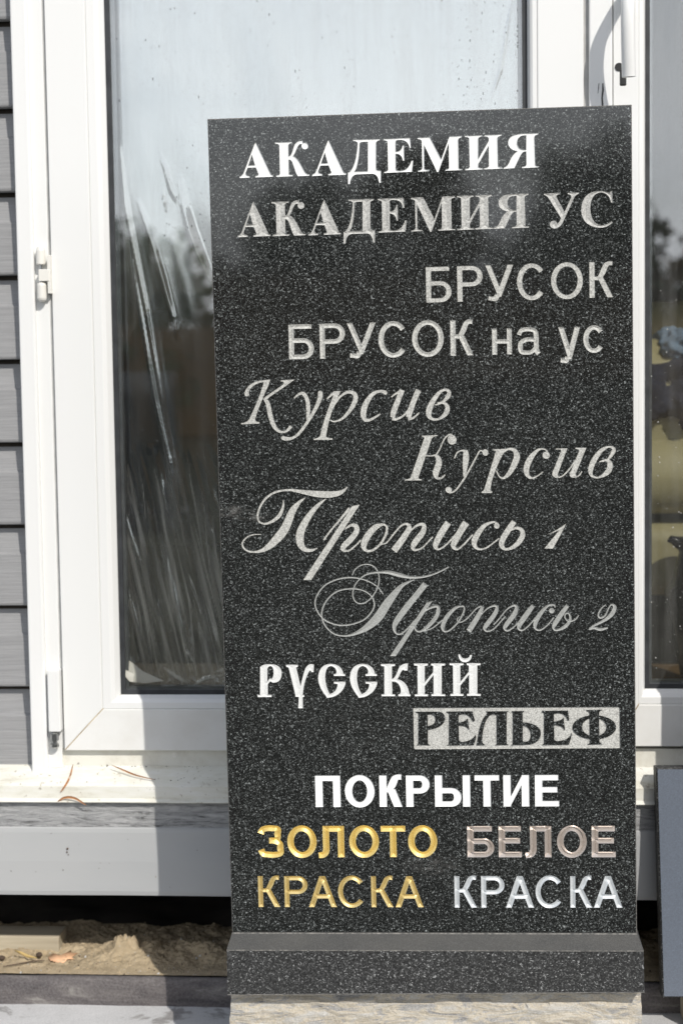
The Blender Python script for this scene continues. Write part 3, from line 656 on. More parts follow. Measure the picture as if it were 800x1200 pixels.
# --- line 9: РУССКИЙ, old Slavic capitals, grooves
t9, t9b = tr(295, 760, 5.333), tr(430, 760, 5.333)
sl = dict(mode='v', mat=M['cutslav'], slope=.7, label='pale old Slavic capital cut as a groove')
Cs_ = "583,160 583,172 512,172 512,160 ~532,162 528,140 ~520,112 492,110 ~460,115 458,180 ~460,240 487,285 ~530,275 536,225 ~535,220 513,220 513,208 585,208 585,220 ~570,280 505,304 475,309 ~465,308 465,300 ~415,240 414,185 ~418,98 495,96 ~560,100 572,158"
L(OH("52,115 ~70,98 115,98 ~185,100 187,155 ~185,212 140,214 ~125,215 118,205 ~108,210 100,226 100,290 124,290 124,304 37,304 37,291 52,290", "97,130 ~100,112 118,110 ~136,115 136,150 ~136,180 125,190 ~118,186 112,188 ~104,198 97,210"), t9, **sl)
L(O("215,102 288,102 288,115 277,118 305,240 ~318,170 335,125 ~350,98 372,98 388,100 386,148 372,148 ~370,135 360,140 ~325,200 318,290 328,292 328,302 318,304 319,374 290,374 294,304 272,302 272,290 232,128 ~230,116 215,116"), t9, **sl)
L(O(Cs_), t9, **sl); L(xf(O(Cs_), lambda x, y: (x + 198, y)), t9, **sl)
L(O("87,97 175,97 175,109 155,112 155,192 ~178,185 195,130 ~208,95 255,93 253,138 235,138 ~225,125 210,150 ~195,185 188,192 ~250,205 262,275 ~264,286 271,287 271,299 195,299 195,287 ~212,285 211,270 ~208,220 175,208 155,206 157,286 175,287 175,299 90,299 90,287 108,286 107,112 87,109"), t9b, **sl)
Ii = O("293,94 380,94 380,106 360,109 360,212 413,148 413,108 400,106 400,94 487,94 487,106 466,108 466,285 488,286 488,298 402,298 402,286 415,284 415,165 360,235 360,285 380,286 380,299 298,299 298,287 316,285 314,108 293,106")
L(Ii, t9b, **sl); L(xf(Ii, lambda x, y: (x + 222, y - 2)) + O("570,37 582,37 ~588,62 612,64 ~640,62 643,40 655,40 ~650,86 610,87 ~572,84 570,37"), t9b, **sl)
# --- line 10: РЕЛЬЕФ, raised letters on a sunk field
ta10, tb10 = tr(480, 820, 6.154), tr(600, 820, 6.154)
def tri(pieces, t_): return xf(pieces, t_)
rect = xf(O("484,831 ~484,829.5 486,829.5 724,828.5 ~726,828.5 726,830.5 726.5,875 ~726.5,877 724.5,877 487,878.3 ~485,878.3 485,876.3"), t1)
rel = [tri(OH("42,88 205,88 ~255,92 255,140 ~250,190 165,212 130,218 130,314 ~135,328 150,328 50,328 ~62,325 62,312 64,105 ~60,92 42,92", "128,112 ~128,106 150,106 ~188,110 186,145 ~180,185 130,192"), ta10),
       tri(O("265,88 450,85 470,152 458,160 ~430,106 390,105 ~352,106 352,118 352,165 ~395,165 418,135 428,218 ~410,186 352,186 355,290 ~358,308 385,306 ~450,300 476,250 478,275 462,328 270,330 ~283,325 283,310 284,108 ~280,93 265,92"), ta10),
       tri(OH("548,86 712,84 ~698,90 698,105 698,312 ~700,325 712,327 615,328 ~628,325 628,312 626,112 ~600,100 580,112 ~525,160 522,300 ~525,322 545,328 482,330 ~492,270 502,215 ~522,130 560,100 ~560,88 548,86"), ta10),
       tri(OH("-3,84 88,84 ~75,92 75,100 75,165 ~200,172 207,240 ~205,322 100,326 -8,328 ~5,325 5,312 5,100 ~5,90 -3,88", "76,185 ~132,195 134,255 ~132,300 100,305 ~76,308 76,298"), tb10),
       tri(O("215,82 402,80 410,152 402,152 ~385,100 340,98 ~300,98 300,110 300,160 ~345,158 370,132 380,222 ~360,184 302,183 302,285 ~305,302 335,300 ~410,295 428,240 ~430,270 408,325 215,328 ~230,322 230,310 230,105 ~230,92 215,90"), tb10),
       tri([[arc(592, 200, 157, 86, 0, 360, 40)[:-1], arc(592, 198, 88, 68, 0, 360, 40)[:-1]]] + O("535,76 650,74 ~628,84 626,98 628,300 ~630,315 652,322 542,325 ~560,318 560,300 558,98 ~555,84 535,80"), tb10)]
allrel = [pc for g in rel for pc in g]
letter(rect, 'flat', M['cutbright'], slab, name='relief_field', depth=1.2, label='sunk light grey field around dark raised letters')
for g in rel: letter(g, 'raised', M['polished'], slab, depth=1.25, hole=False, label='dark raised letter standing in a grey field')
# raised letters stand from the field floor up to the face, a hair below it
# --- stone body with the openings left in its face
def stone_body():
    w, h, d, c = 250.5, 1000.0, 78.0, .9
    fr = [(-w + c, 0 + .2), (w - c, 0 + .2), (w - c, h - c), (-w + c, h - c)]
    V, T, ov, nb = cdt_fill([resample(fr, 40)] + HOLES)
    bm = bmesh.new(); z = .001
    vb = [bm.verts.new((x * z, 0, y * z)) for x, y in V]
    for t in T:
        try: f = bm.faces.new([vb[i] for i in t]); f.normal_update(); (f.normal.y > 0) and f.normal_flip()
        except ValueError: pass
    for v_ in [v_ for v_ in bm.verts if not v_.link_faces]: bm.verts.remove(v_)
    fv = [bm.verts.new((x * z, 0, y * z)) for x, y in fr]
    o2 = [(-w, 0), (w, 0), (w, h), (-w, h)]
    mv = [bm.verts.new((x * z, c * z, y * z)) for x, y in o2]; bv = [bm.verts.new((x * z, d * z, y * z)) for x, y in o2]
    for i in range(4):
        j = (i + 1) % 4
        f = bm.faces.new((fv[i], mv[i], mv[j], fv[j])); f.material_index = 1 if i else 0
        f = bm.faces.new((mv[i], bv[i], bv[j], mv[j])); f.material_index = 2
    bm.faces.new(bv[::-1])
    me = bpy.data.meshes.new('stone_body'); bm.to_mesh(me); bm.free()
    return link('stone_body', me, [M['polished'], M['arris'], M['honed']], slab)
stone_body()

# ------------------------------------------------------------------ plinth under the slab (slab frame)
def plinth():
    o = empty('plinth', (0, 0, 0), 'low black granite plinth with chamfered top edge carrying the engraved slab', 'plinth')
    o.matrix_world = MSLAB
    yf, yt = -.016, -.002
    tl, tr_ = PS(272, 1093.2, yt), PS(746, 1094.2, yt)
    ml, mr = PS(265.5, 1114.2, yf), PS(754, 1115.2, yf)
    bl, br = PS(266.5, 1166.8, yf), PS(755, 1164, yf)
    yb = .10
    bm = bmesh.new()
    def v(p, dx=0, dy=0, dz=0): return bm.verts.new((p.x + dx, p.y + dy, p.z + dz))
    e = .0007
    # rows of vertices round the block: top edge, chamfer foot (pair for the worn arris), bottom
    def row(l, r, ybk, dz=0, ins=0): return [v(l, ins, 0, dz), v(r, -ins, 0, dz), bm.verts.new((r.x - ins, ybk, r.z + dz)), bm.verts.new((l.x + ins, ybk, l.z + dz))]
    rows = [row(tl, tr_, yb - .014), row(tl, tr_, yb - .014, -.0013), row(ml, mr, yb, .0009), row(ml, mr, yb, -.0006), row(bl, br, yb, .0012), row(bl, br, yb, 0)]
    for vv, k in ((rows[1], 1),):
        for q, s_ in zip(vv, ((-1, -1), (1, -1), (1, 1), (-1, 1))): q.co.x += s_[0] * .0005; q.co.y += s_[1] * .0010
    mi = [1, 2, 1, 0, 1]
    for k, (a_, b_) in enumerate(zip(rows, rows[1:])):
        for i in range(4):
            f = bm.faces.new((a_[i], a_[(i + 1) % 4], b_[(i + 1) % 4], b_[i])); f.material_index = mi[k]
    f = bm.faces.new(rows[0][::-1]); f.material_index = 2; f = bm.faces.new(rows[-1]); f.material_index = 0
    bmesh.ops.recalc_face_normals(bm, faces=bm.faces)
    me = bpy.data.meshes.new('plinth_block'); bm.to_mesh(me); bm.free()
    link('plinth_block', me, [M['honed'], M['arris'], M['chamfer']], o)
plinth()
def foot_block():
    """rough split stone that carries the plinth"""
    yf = .003
    l, r = P(271, 1172, yf).x, P(751.5, 1172, yf).x; zt = P(500, 1166.5, yf).z + .0035
    zb = -.1815
    nx, nz_ = 150, 26; bm = bmesh.new(); g = []
    for j in range(nz_ + 1):
        rw = []
        for i in range(nx + 1):
            x = l + (r - l) * i / nx; z = zt + (zb - zt) * j / nz_
            n_ = noise.fractal(Vector((x * 22, z * 70, 3)), 1, 2, 5) * .0035
            st = .004 if (z - zt) < -(.012 + .006 * noise.noise(Vector((x * 14, 0, 9)))) else 0
            rw.append(bm.verts.new((x + (.002 * noise.noise(Vector((z * 90, 5, 1))) if i in (0, nx) else 0) - (.006 * (j / nz_) if i == 0 else 0), yf - n_ - st + .004, z)))
        g.append(rw)
    for j in range(nz_):
        for i in range(nx): bm.faces.new((g[j][i], g[j + 1][i], g[j + 1][i + 1], g[j][i + 1]))
    b = [bm.verts.new((l, .10, zt)), bm.verts.new((r, .10, zt)), bm.verts.new((r, .10, zb)), bm.verts.new((l, .10, zb))]
    bm.faces.new(g[0] + [b[1], b[0]]); bm.faces.new(b)
    bm.faces.new([q[0] for q in g][::-1] + [b[0], b[3]]); bm.faces.new([q[-1] for q in g] + [b[2], b[1]])
    o = obj('stone_block', bm, M['split'])
    tag(o, 'pale rough split stone block directly under the black plinth', 'stone block')
foot_block()

# ------------------------------------------------------------------ ground
ZP, ZL = P(100, 1175, .2).z, P(100, 1145, .2).z          # paving level, top of the kerb
def sheet(name, x0, x1, y0, y1, z, mat, nx=1, ny=1, f=None):
    bm = bmesh.new(); g = [[bm.verts.new((x0 + (x1 - x0) * i / nx, y0 + (y1 - y0) * j / ny, z)) for i in range(nx + 1)] for j in range(ny + 1)]
    if f:
        for rw in g:
            for v in rw: v.co.z += f(v.co.x, v.co.y)
    for j in range(ny):
        for i in range(nx): bm.faces.new((g[j][i], g[j][i + 1], g[j + 1][i + 1], g[j + 1][i]))
    return tag(obj(name, bm, mat, smooth=bool(f)), kind='structure')
sheet('ground', -400, 400, -400, 400, ZP - .008, M['asphalt'])
sheet('paving', -2.4, 2.4, -.42, .205, ZP - .004, M['paving'], 160, 26, lambda x, y: .0015 * noise.noise(Vector((x * 9, y * 9, 0))))
bm = bmesh.new()
N = 240
pr = []
for i in range(N + 1):
    x = -1.6 + 3.6 * i / N
    q = []
    for (yy, zz) in ((.2, ZP - .01), (.2, ZP + (ZL - ZP) * .5), (.2015, ZL - .003), (.206, ZL), (.213, ZL - .02)):
        q.append(bm.verts.new((x, yy + .0022 * noise.fractal(Vector((x * 11, zz * 60, 2)), 1, 2, 4), zz + (.0012 * noise.fractal(Vector((x * 9, yy, 7)), 1, 2, 3) if zz > ZP else 0))))
    pr.append(q)
for a_, b_ in zip(pr, pr[1:]):
    for k in range(4): bm.faces.new((a_[k], b_[k], b_[k + 1], a_[k + 1]))
tag(obj('kerb', bm, M['kerb'], smooth=True), kind='structure')
def sandh(x, y):
    t = min(1, max(0, (y - .208) / .05))
    f = noise.fractal(Vector((x * 16, y * 16, 1)), 1, 2, 5)
    clod = max(0, noise.noise(Vector((x * 55, y * 60, 4)))) ** .7
    h = .005 * f * (.3 + t) + .0045 * clod * (.25 + .75 * t) + .0026 * noise.fractal(Vector((x * 190, y * 190, 4)), 1, 2, 3)
    ridge = math.exp(-((y - .300) / .040) ** 2)
    s = 1 / (1 + math.exp(-(x + .49) / .012))        # lumps only right of the timber
    big = max(0, noise.noise(Vector((x * 30, y * 26, 11)))) ** .6
    h += ridge * s * (.007 + .016 * big + .006 * abs(noise.noise(Vector((x * 85, y * 85, 5)))))
    wx, wy = x + .004 * noise.noise(Vector((x * 90, y * 90, 21))), y + .004 * noise.noise(Vector((x * 90, y * 90, 31)))
    d = math.hypot((wx + .447) / .021, (wy - .290) / .020); h += .015 * max(0, 1 - d ** 3) ** .8 * (1 + .6 * noise.fractal(Vector((x * 130, y * 130, 8)), 1, 2, 3))
    return h * max(.12, t) + .0015
sheet('sand', -1.0, .95, .205, .42, ZL, M['sand'], 1150, 130, sandh)
sheet('soil', -3, 3, .41, 3.0, ZL - .004, M['earth'], 200, 80, lambda x, y: .02 * noise.fractal(Vector((x * 6, y * 6, 1)), 1, 2, 4))
bm = bmesh.new(); box(bm, -3, 3, 1.2, 1.25, ZP - .02, ZL + .5); tag(obj('foundation', bm, M['earth']), kind='structure')

# ------------------------------------------------------------------ house: siding, sill, cladding
G = .237                                                   # plane of the door leaves' face
Yf, Yd, Yc, Ys = .247, .209, .2108, .251
X = lambda px, Y=G, py=500: P(px, py, Y).x
Z = lambda py, px=170, Y=G: P(px, py, Y).z
house = empty('house_wall', (-1.0, .3, ZL), 'house wall with grey lapped siding, white sill and pale lower cladding around the glazed door', 'house wall')
xr_s = X(25.5, Ys) + .004
ys = [22, 125, 224, 322, 421, 518.5, 615, 710, 805, 899.5]
zs = [P(12, y, Ys).z for y in ys]
step = (zs[0] - zs[-1]) / 9
zall = [zs[0] + step * k for k in range(12, 0, -1)] + zs
def siding_board(x0, x1, zb, zt):
    bm = bmesh.new()
    prof = [(Ys + .018, zt + .012), (Ys + .0175, zt), (Ys + .0165, zt - .004), (Ys + .009, zt - (zt - zb) * .34), (Ys + .0045, zt - (zt - zb) * .37), (Ys, zb + .004), (Ys + .0008, zb + .0012), (Ys + .003, zb), (Ys + .014, zb)]
    for (ya, za), (yb, zb_) in zip(prof, prof[1:]):
        bm.faces.new([bm.verts.new(q) for q in ((x0, ya, za), (x1, ya, za), (x1, yb, zb_), (x0, yb, zb_))])
    bmesh.ops.remove_doubles(bm, verts=bm.verts, dist=1e-5)
    return bm
xR0 = X(757.5) + .72 + .24                              # right end of the door frame
proto = None
for (x0, x1) in ((-2.2, xr_s), (xR0 - .004, 2.6)):
    me = None
    for k in range(len(zall) - 1):
        o = obj('siding_board', siding_board(x0, x1, zall[k + 1], zall[k]), M['siding'], house)
for x0, x1 in ((-2.2, xr_s), (xR0 - .004, 2.6)):          # sheathing behind, starter strip below
    bm = bmesh.new(); box(bm, x0, x1, Ys + .016, Ys + .12, zs[-1] - .03, 2.6); obj('sheathing', bm, M['earth'], house)
xs0, xs1 = -2.2, 2.6
# sill: short upstand, slope, drip edge
def sweep(name, prof, x0, x1, mat, nx=60, wob=0, parent=house):
    bm = bmesh.new(); rows = []
    for i in range(nx + 1):
        x = x0 + (x1 - x0) * i / nx
        rows.append([bm.verts.new((x, y, z + wob * noise.noise(Vector((x * 8, y * 30, z * 20))))) for y, z in prof])
    for a_, b_ in zip(rows, rows[1:]):
        for k in range(len(prof) - 1): bm.faces.new((a_[k], b_[k], b_[k + 1], a_[k + 1]))
    return obj(name, bm, mat, parent)
zS0, zS1, zS2, zS3 = Z(898, 170, Yf), Z(922, 170, Yd), Z(936, 170, Yd), Z(940.5, 170, Yd)
sweep('sill', [(Yf + .03, zS0 + .004), (Yf + .0, zS0 + .0005), (Yd + .004, zS1 + .003), (Yd, zS1), (Yd - .0005, zS2), (Yd - .004, zS3 + .001), (Yd - .0035, zS3), (Yd + .02, zS3 - .0005)], xs0, xs1, M['sill'], wob=.0006)
zc1, zc2 = Z(969.5, 150, Yc), Z(1050.3, 150, Yc)
bm = bmesh.new(); box(bm, xs0, xs1, Yd + .0045, Yc + .05, zc1 - .002, zS3 - .0008); obj('fibre_board', bm, M['fibre'], house)
sweep('cladding_board', [(Yc + .03, zc1 + .0), (Yc + .004, zc1), (Yc + .0008, zc1 - .003), (Yc, zc1 - .008), (Yc - .0012, (zc1 + zc2) / 2), (Yc, zc2 + .006), (Yc + .0015, zc2), (Yc + .03, zc2)], xs0, xs1, M['clad'], wob=.0005)
bm = bmesh.new(); box(bm, xs0, xs1, Yc + .05, .62, zc2 + .03, zc1); obj('floor_beam', bm, M['earth'], house)
bm = bmesh.new(); box(bm, xs0, xs1, Ys + .02, Ys + .12, 2.12, 2.9); obj('wall_above_door', bm, M['siding'], house)

# ------------------------------------------------------------------ glazed double door
ZT = 2.02
zfb = Z(880, 170, G)                       # leaf bottoms
door = empty('door_frame', (X(400), .26, zS0), 'white plastic frame and casing fixed round the glazed double door', 'door frame')
xc0 = X(25.3, G - .004); xc1 = X(32, G); xg0, xg1 = X(61.3), X(65.2)
# casing: flat strip, rounded nose, ends low on the sill
zcb = P(48, 907, G).z
xcs = X(45.5, G)
bm = bmesh.new(); box(bm, xc0, xcs, G - .004, G + .03, zcb, ZT + .09, bev=.003, seg=3); obj('casing', bm, M['pvc'], door)
bm = bmesh.new(); box(bm, xcs - .001, xg0, G + .004, G + .05, zS0 - .002, ZT + .05, bev=.0012); obj('frame_jamb', bm, M['pvc'], door)
for x0, x1, z0, z1 in ((xg0 - .003, xg0 + .03, zfb + .002, ZT + .04), (X(683.5, G, 60) - .03, X(689.8, G, 60) + .04, zfb + .002, ZT + .04), (xR0 - .12, xR0 - .06, zfb + .002, ZT + .04), (xg0 + .03, xR0 - .12, zS0 - .002, zfb + .03), (xg0 + .03, xR0 - .12, ZT - .03, ZT + .04)):
    bm = bmesh.new(); yo = .001 if x1 - x0 > .3 else 0; box(bm, x0, x1, G + .0562 + yo if x1 - x0 > .3 or (x0 > xg0 and x0 < xR0 - .2) else G + .006, Yf + .09, z0, z1); obj('frame_rebate', bm, M['gap'], door)
bm = bmesh.new(); box(bm, xg0 - .001, xR0 - .05, Yf, Yf + .05, zS0 - .003, zfb + .002, bev=.0012); obj('threshold', bm, M['pvc_dirty'], door)
bm = bmesh.new(); box(bm, xc0, xR0 + .02, G - .004, G + .03, ZT + .05, ZT + .12, bev=.003); obj('frame_head', bm, M['pvc'], door)
bm = bmesh.new(); box(bm, xR0 - .07, xR0, G - .004, G + .05, zS0 - .002, ZT + .05, bev=.003); obj('casing', bm, M['pvc'], door)
def leaf(xl, xr, gl, gr, bl, br, zb, zt, zbead, zglass, label):
    """xl,xr leaf edges; bl,br bead lines; gl,gr glass edges; z of bottom, top, bead line, glass line"""
    lf = empty('door_leaf', (xl, G, zb), label, 'door')
    T_ = .055; g = .00035; ztb, ztg = zt - (zbead - zb), zt - (zglass - zb)
    mk = lambda q: [Vector((x, G, z)) for x, z in q]
    def member(nm, q, mat, bev=.0012):
        cx = sum(a for a, b in q) / len(q); cz = sum(b for a, b in q) / len(q)
        bm = bmesh.new(); prism(bm, mk(q), T_, bev); obj(nm, bm, mat, lf)
    member('stile', [(xl, zb + g * 2), (bl, zbead + g * 2), (bl, ztb - g * 2), (xl, zt - g * 2)], M['pvc'])
    member('stile', [(xr, zb + g * 2), (br, zbead + g * 2), (br, ztb - g * 2), (xr, zt - g * 2)], M['pvc'])
    member('rail', [(xl + g * 2, zb), (xr - g * 2, zb), (br - g * 2, zbead), (bl + g * 2, zbead)], M['pvc_soiled'])
    member('rail', [(xl + g * 2, zt), (xr - g * 2, zt), (br - g * 2, ztb), (bl + g * 2, ztb)], M['pvc'])
    for q in ([(xl + .001, zb + .001), (bl, zbead)], [(xr - .001, zb + .001), (br, zbead)], [(bl, zbead), (gl, zglass)], [(br, zbead), (gr, zglass)]):
        bm = bmesh.new(); (xa, za), (xb, zb_) = q; d_ = Vector((xb - xa, 0, zb_ - za)).normalized(); n_ = Vector((-d_.z, 0, d_.x)) * .0006
        yo = .009 if xb in (gl, gr) else 0
        pts = [Vector((xa, G + .0009, za)) + n_, Vector((xa, G + .0009, za)) - n_, Vector((xb, G + .0009 + yo, zb_)) - n_, Vector((xb, G + .0009 + yo, zb_)) + n_]
        prism(bm, pts, .004); obj('mitre_seam', bm, M['grime'], lf)
    # glazing beads slope back to the glass
    def bead(q):   # outer a,b at face; inner c,d at the glass
        bm = bmesh.new(); (ax, az), (bx, bz), (cx, cz), (dx, dz) = q
        lerp = lambda p, r, t: (p[0] + (r[0] - p[0]) * t, p[1] + (r[1] - p[1]) * t)
        rows = []
        for t, y in ((0, .0025), (.06, .0012), (.5, .0015), (.75, .004), (.93, .009), (1, .011), (1, .03)):
            p, r = lerp((ax, az), (cx, cz), t), lerp((bx, bz), (dx, dz), t)
            rows.append((bm.verts.new((p[0], G + y, p[1])), bm.verts.new((r[0], G + y, r[1]))))
        for a_, b_ in zip(rows, rows[1:]): bm.faces.new((a_[0], a_[1], b_[1], b_[0]))
        obj('glazing_bead', bm, M['pvc'], lf)
    bead([(bl, zbead), (bl, ztb), (gl, zglass), (gl, ztg)]); bead([(br, zbead), (br, ztb), (gr, zglass), (gr, ztg)])
    bead([(bl, zbead), (br, zbead), (gl, zglass), (gr, zglass)]); bead([(bl, ztb), (br, ztb), (gl, ztg), (gr, ztg)])
    for nm, w, y0, y1, mt in (('gasket', .0065, .0135, .03, M['rubber']), ('spacer', .0105, .019, .032, M['spacer'])):
        bm = bmesh.new()
        e_ = .001
        box(bm, gl - e_, gl + w, G + y0, G + y1, zglass - e_, ztg + e_); box(bm, gr - w, gr + e_, G + y0, G + y1, zglass - e_, ztg + e_)
        box(bm, gl + w, gr - w, G + y0 + .0001, G + y1, zglass - e_, zglass + w); box(bm, gl + w, gr - w, G + y0 + .0001, G + y1, ztg - w, ztg + e_)
        obj(nm, bm, mt, lf)
    bm = bmesh.new(); box(bm, gl - .003, gr + .003, G + .0165, G + .0185, zglass - .003, ztg + .003); obj('pane', bm, M['glass'], lf)
    return lf
xm = X(683.5, G, 60)
l1 = leaf(xg1, xm, X(131.6), X(618, G, 60), X(111.5), X(629.5, G, 60), zfb, ZT, Z(831.5, 200), Z(814.4, 200, G + .011), 'white glazed door leaf on the left with cream hinge and crumpled film behind its pane')
x2l, x2g = X(718.3, G, 60), X(756.3)
x2r = x2g + .72
l2 = leaf(x2l, x2r + (x2g - x2l), x2g, x2r, X(748), x2r + (x2g - X(748)), P(750, 875, G).z, ZT, P(760, 826, G).z, P(760, 807.5, G + .011).z, 'white glazed door leaf on the right carrying the lever handle and keyhole')
# meeting strip between the leaves
bm = bmesh.new(); box(bm, X(689.8, G, 60), x2l - .0012, G - .0035, G + .03, P(705, 877, G).z, ZT - .01, bev=.0022, seg=3); obj('meeting_strip', bm, M['pvc'], l2)
xgR = x2r + (x2g - x2l)
bm = bmesh.new(); box(bm, xgR + .004, xR0 - .068, G + .004, G + .05, zS0 - .002, ZT + .05, bev=.0012); obj('frame_jamb', bm, M['pvc'], door)
bm = bmesh.new(); box(bm, xm + .0002, X(689.8, G, 60) + .001, G + .0045, G + .03, P(705, 877, G).z, ZT - .012); obj('rebate_strip', bm, M['gap'], l2)
# handle: backplate, lever, keyhole, and two small black smears on the strip
hx = X(737, G, 40)
hz0 = P(737, -22, G).z
bm = bmesh.new(); box(bm, X(730.5, G, 40), X(744, G, 40), G - .009, G + .002, P(737, 20, G).z - .0, P(737, -150, G).z, bev=.004, seg=3); hpl = obj('handle_plate', bm, M['pvc'], l2)
yl = G - .058
hp = [(P(738, -14, G).x, G - .004, P(738, -14, G).z), (P(737, -14, G).x, G - .03, P(737, -14, G).z), (P(736, -13, yl).x, G - .052, P(736, -12, yl).z), (P(735.5, 2, yl).x, yl - .003, P(735, 2, yl).z),
      (P(735, 25, yl).x, yl - .004, P(735, 25, yl).z), (P(736, 60, yl).x, yl + .001, P(736, 60, yl).z), (P(737, 84, yl).x, yl + .006, P(737, 84, yl).z), (P(737.2, 89, yl).x, yl + .0068, P(737.2, 89, yl).z)]
sm = []
for i in range(len(hp) - 1):
    for k in range(4):
        t = k / 4; a_, b_, c_, d_ = hp[max(0, i - 1)], hp[i], hp[i + 1], hp[min(len(hp) - 1, i + 2)]
        sm.append([.5 * (2 * b_[j] + (c_[j] - a_[j]) * t + (2 * a_[j] - 5 * b_[j] + 4 * c_[j] - d_[j]) * t * t + (3 * b_[j] - a_[j] - 3 * c_[j] + d_[j]) * t ** 3) for j in range(3)])
sm.append(hp[-1])
rr = [.0085] * len(sm)
for i in range(len(sm)):
    rr[i] = .0078 + .0012 * min(1, i / 14)
rr[-1] = .0055
bm = bmesh.new(); tube(bm, sm, rr, 16); obj('lever', bm, M['pvc'], hpl, smooth=True)
kx, kz = P(724.8, 78, G).x, P(724.8, 78, G).z
bm = bmesh.new(); lathe(bm, [(.0052, -.0014), (.0055, -.0004), (.0055, .004)], (kx + .0002, G, kz), 20, 'Y')
box(bm, P(725.5, 90, G).x, P(734, 90, G).x, G - .0012, G + .004, P(729, 100.5, G).z, P(729, 80, G).z, bev=.0024, seg=4); obj('keyhole', bm, M['black'], l2)
bm = bmesh.new(); tube(bm, [P(706, 97, G - .0037), P(706.3, 105, G - .0038), P(705.2, 114, G - .0038), P(705.8, 124, G - .0037)], [.0007, .0012, .0010, .0012], 6, .2)
tube(bm, [P(701.5, 97, G - .0037), P(701, 103, G - .0037), P(700.3, 109, G - .0037)], [.0004, .0005, .0003], 6, .2)
obj('black_smear', bm, M['black'], l2)
# hinges on the left leaf
def hinge():
    Yh = G - .006
    def at(px, py, y=Yh): return P(px, py, y)
    bm = bmesh.new(); box(bm, at(46, 320).x, at(58.5, 320).x, G - .011, G + .004, at(50, 329.5).z, at(50, 315.5).z, bev=.0008)
    h = obj('hinge', bm, M['hinge'], l1); h['label'] = 'upper hinge with cream plastic barrels'
    bm = bmesh.new(); c = at(48, 310, G - .004); lathe(bm, [(.0055, 0), (.0062, .001), (.0062, at(48, 292, G).z - c.z - .002), (.005, at(48, 290, G).z - c.z)], c, 18); obj('barrel', bm, M['hinge'], h, smooth=False)
    bm = bmesh.new(); c = at(49.5, 353.5, G - .005); hh = at(49.5, 331, G).z - c.z
    lathe(bm, [(.0030, 0), (.0056, .0025), (.0064, .005), (.0064, hh - .004), (.0058, hh - .0015), (.0035, hh)], c, 18); obj('barrel', bm, M['hinge'], h)
    bm = bmesh.new(); box(bm, at(56.2, 320).x, at(59.8, 320).x, G - .010, G + .002, at(50, 344).z, at(50, 299).z, bev=.0006); obj('hinge_plate', bm, M['hinge'], h)
    bm = bmesh.new(); c = at(48.5, 332, G - .004); lathe(bm, [(.0018, 0), (.0018, at(48, 309, G).z - c.z)], c, 10); obj('pin', bm, M['steel'], h)
    bm = bmesh.new(); box(bm, at(57.2, 820).x, at(71.2, 820).x, G - .012, G + .004, at(64, 857).z, at(64, 784.5).z, bev=.0015)
    h2 = obj('hinge', bm, M['pvc'], l1); h2['label'] = 'lower hinge under a white cover with steel pin showing'
    bm = bmesh.new(); c = at(64.3, 876.5, G - .004); hh = at(64, 857, G).z - c.z
    lathe(bm, [(.0045, 0), (.0058, .0015), (.0058, hh * .25), (.0035, hh * .3), (.0035, hh * .42), (.0058, hh * .48), (.0058, hh * .9), (.004, hh)], c, 16); obj('pin', bm, M['steel'], h2)
hinge()
bm = bmesh.new(); c = P(204.5, 885, Yf); lathe(bm, [(.0040, -.0006), (.0042, 0), (.0042, .002)], c, 18, 'Y'); lathe(bm, [(.0020, -.0012), (.0026, -.0005), (.0026, 0)], c, 12, 'Y'); obj('drain_cap', bm, M['hinge'], door)

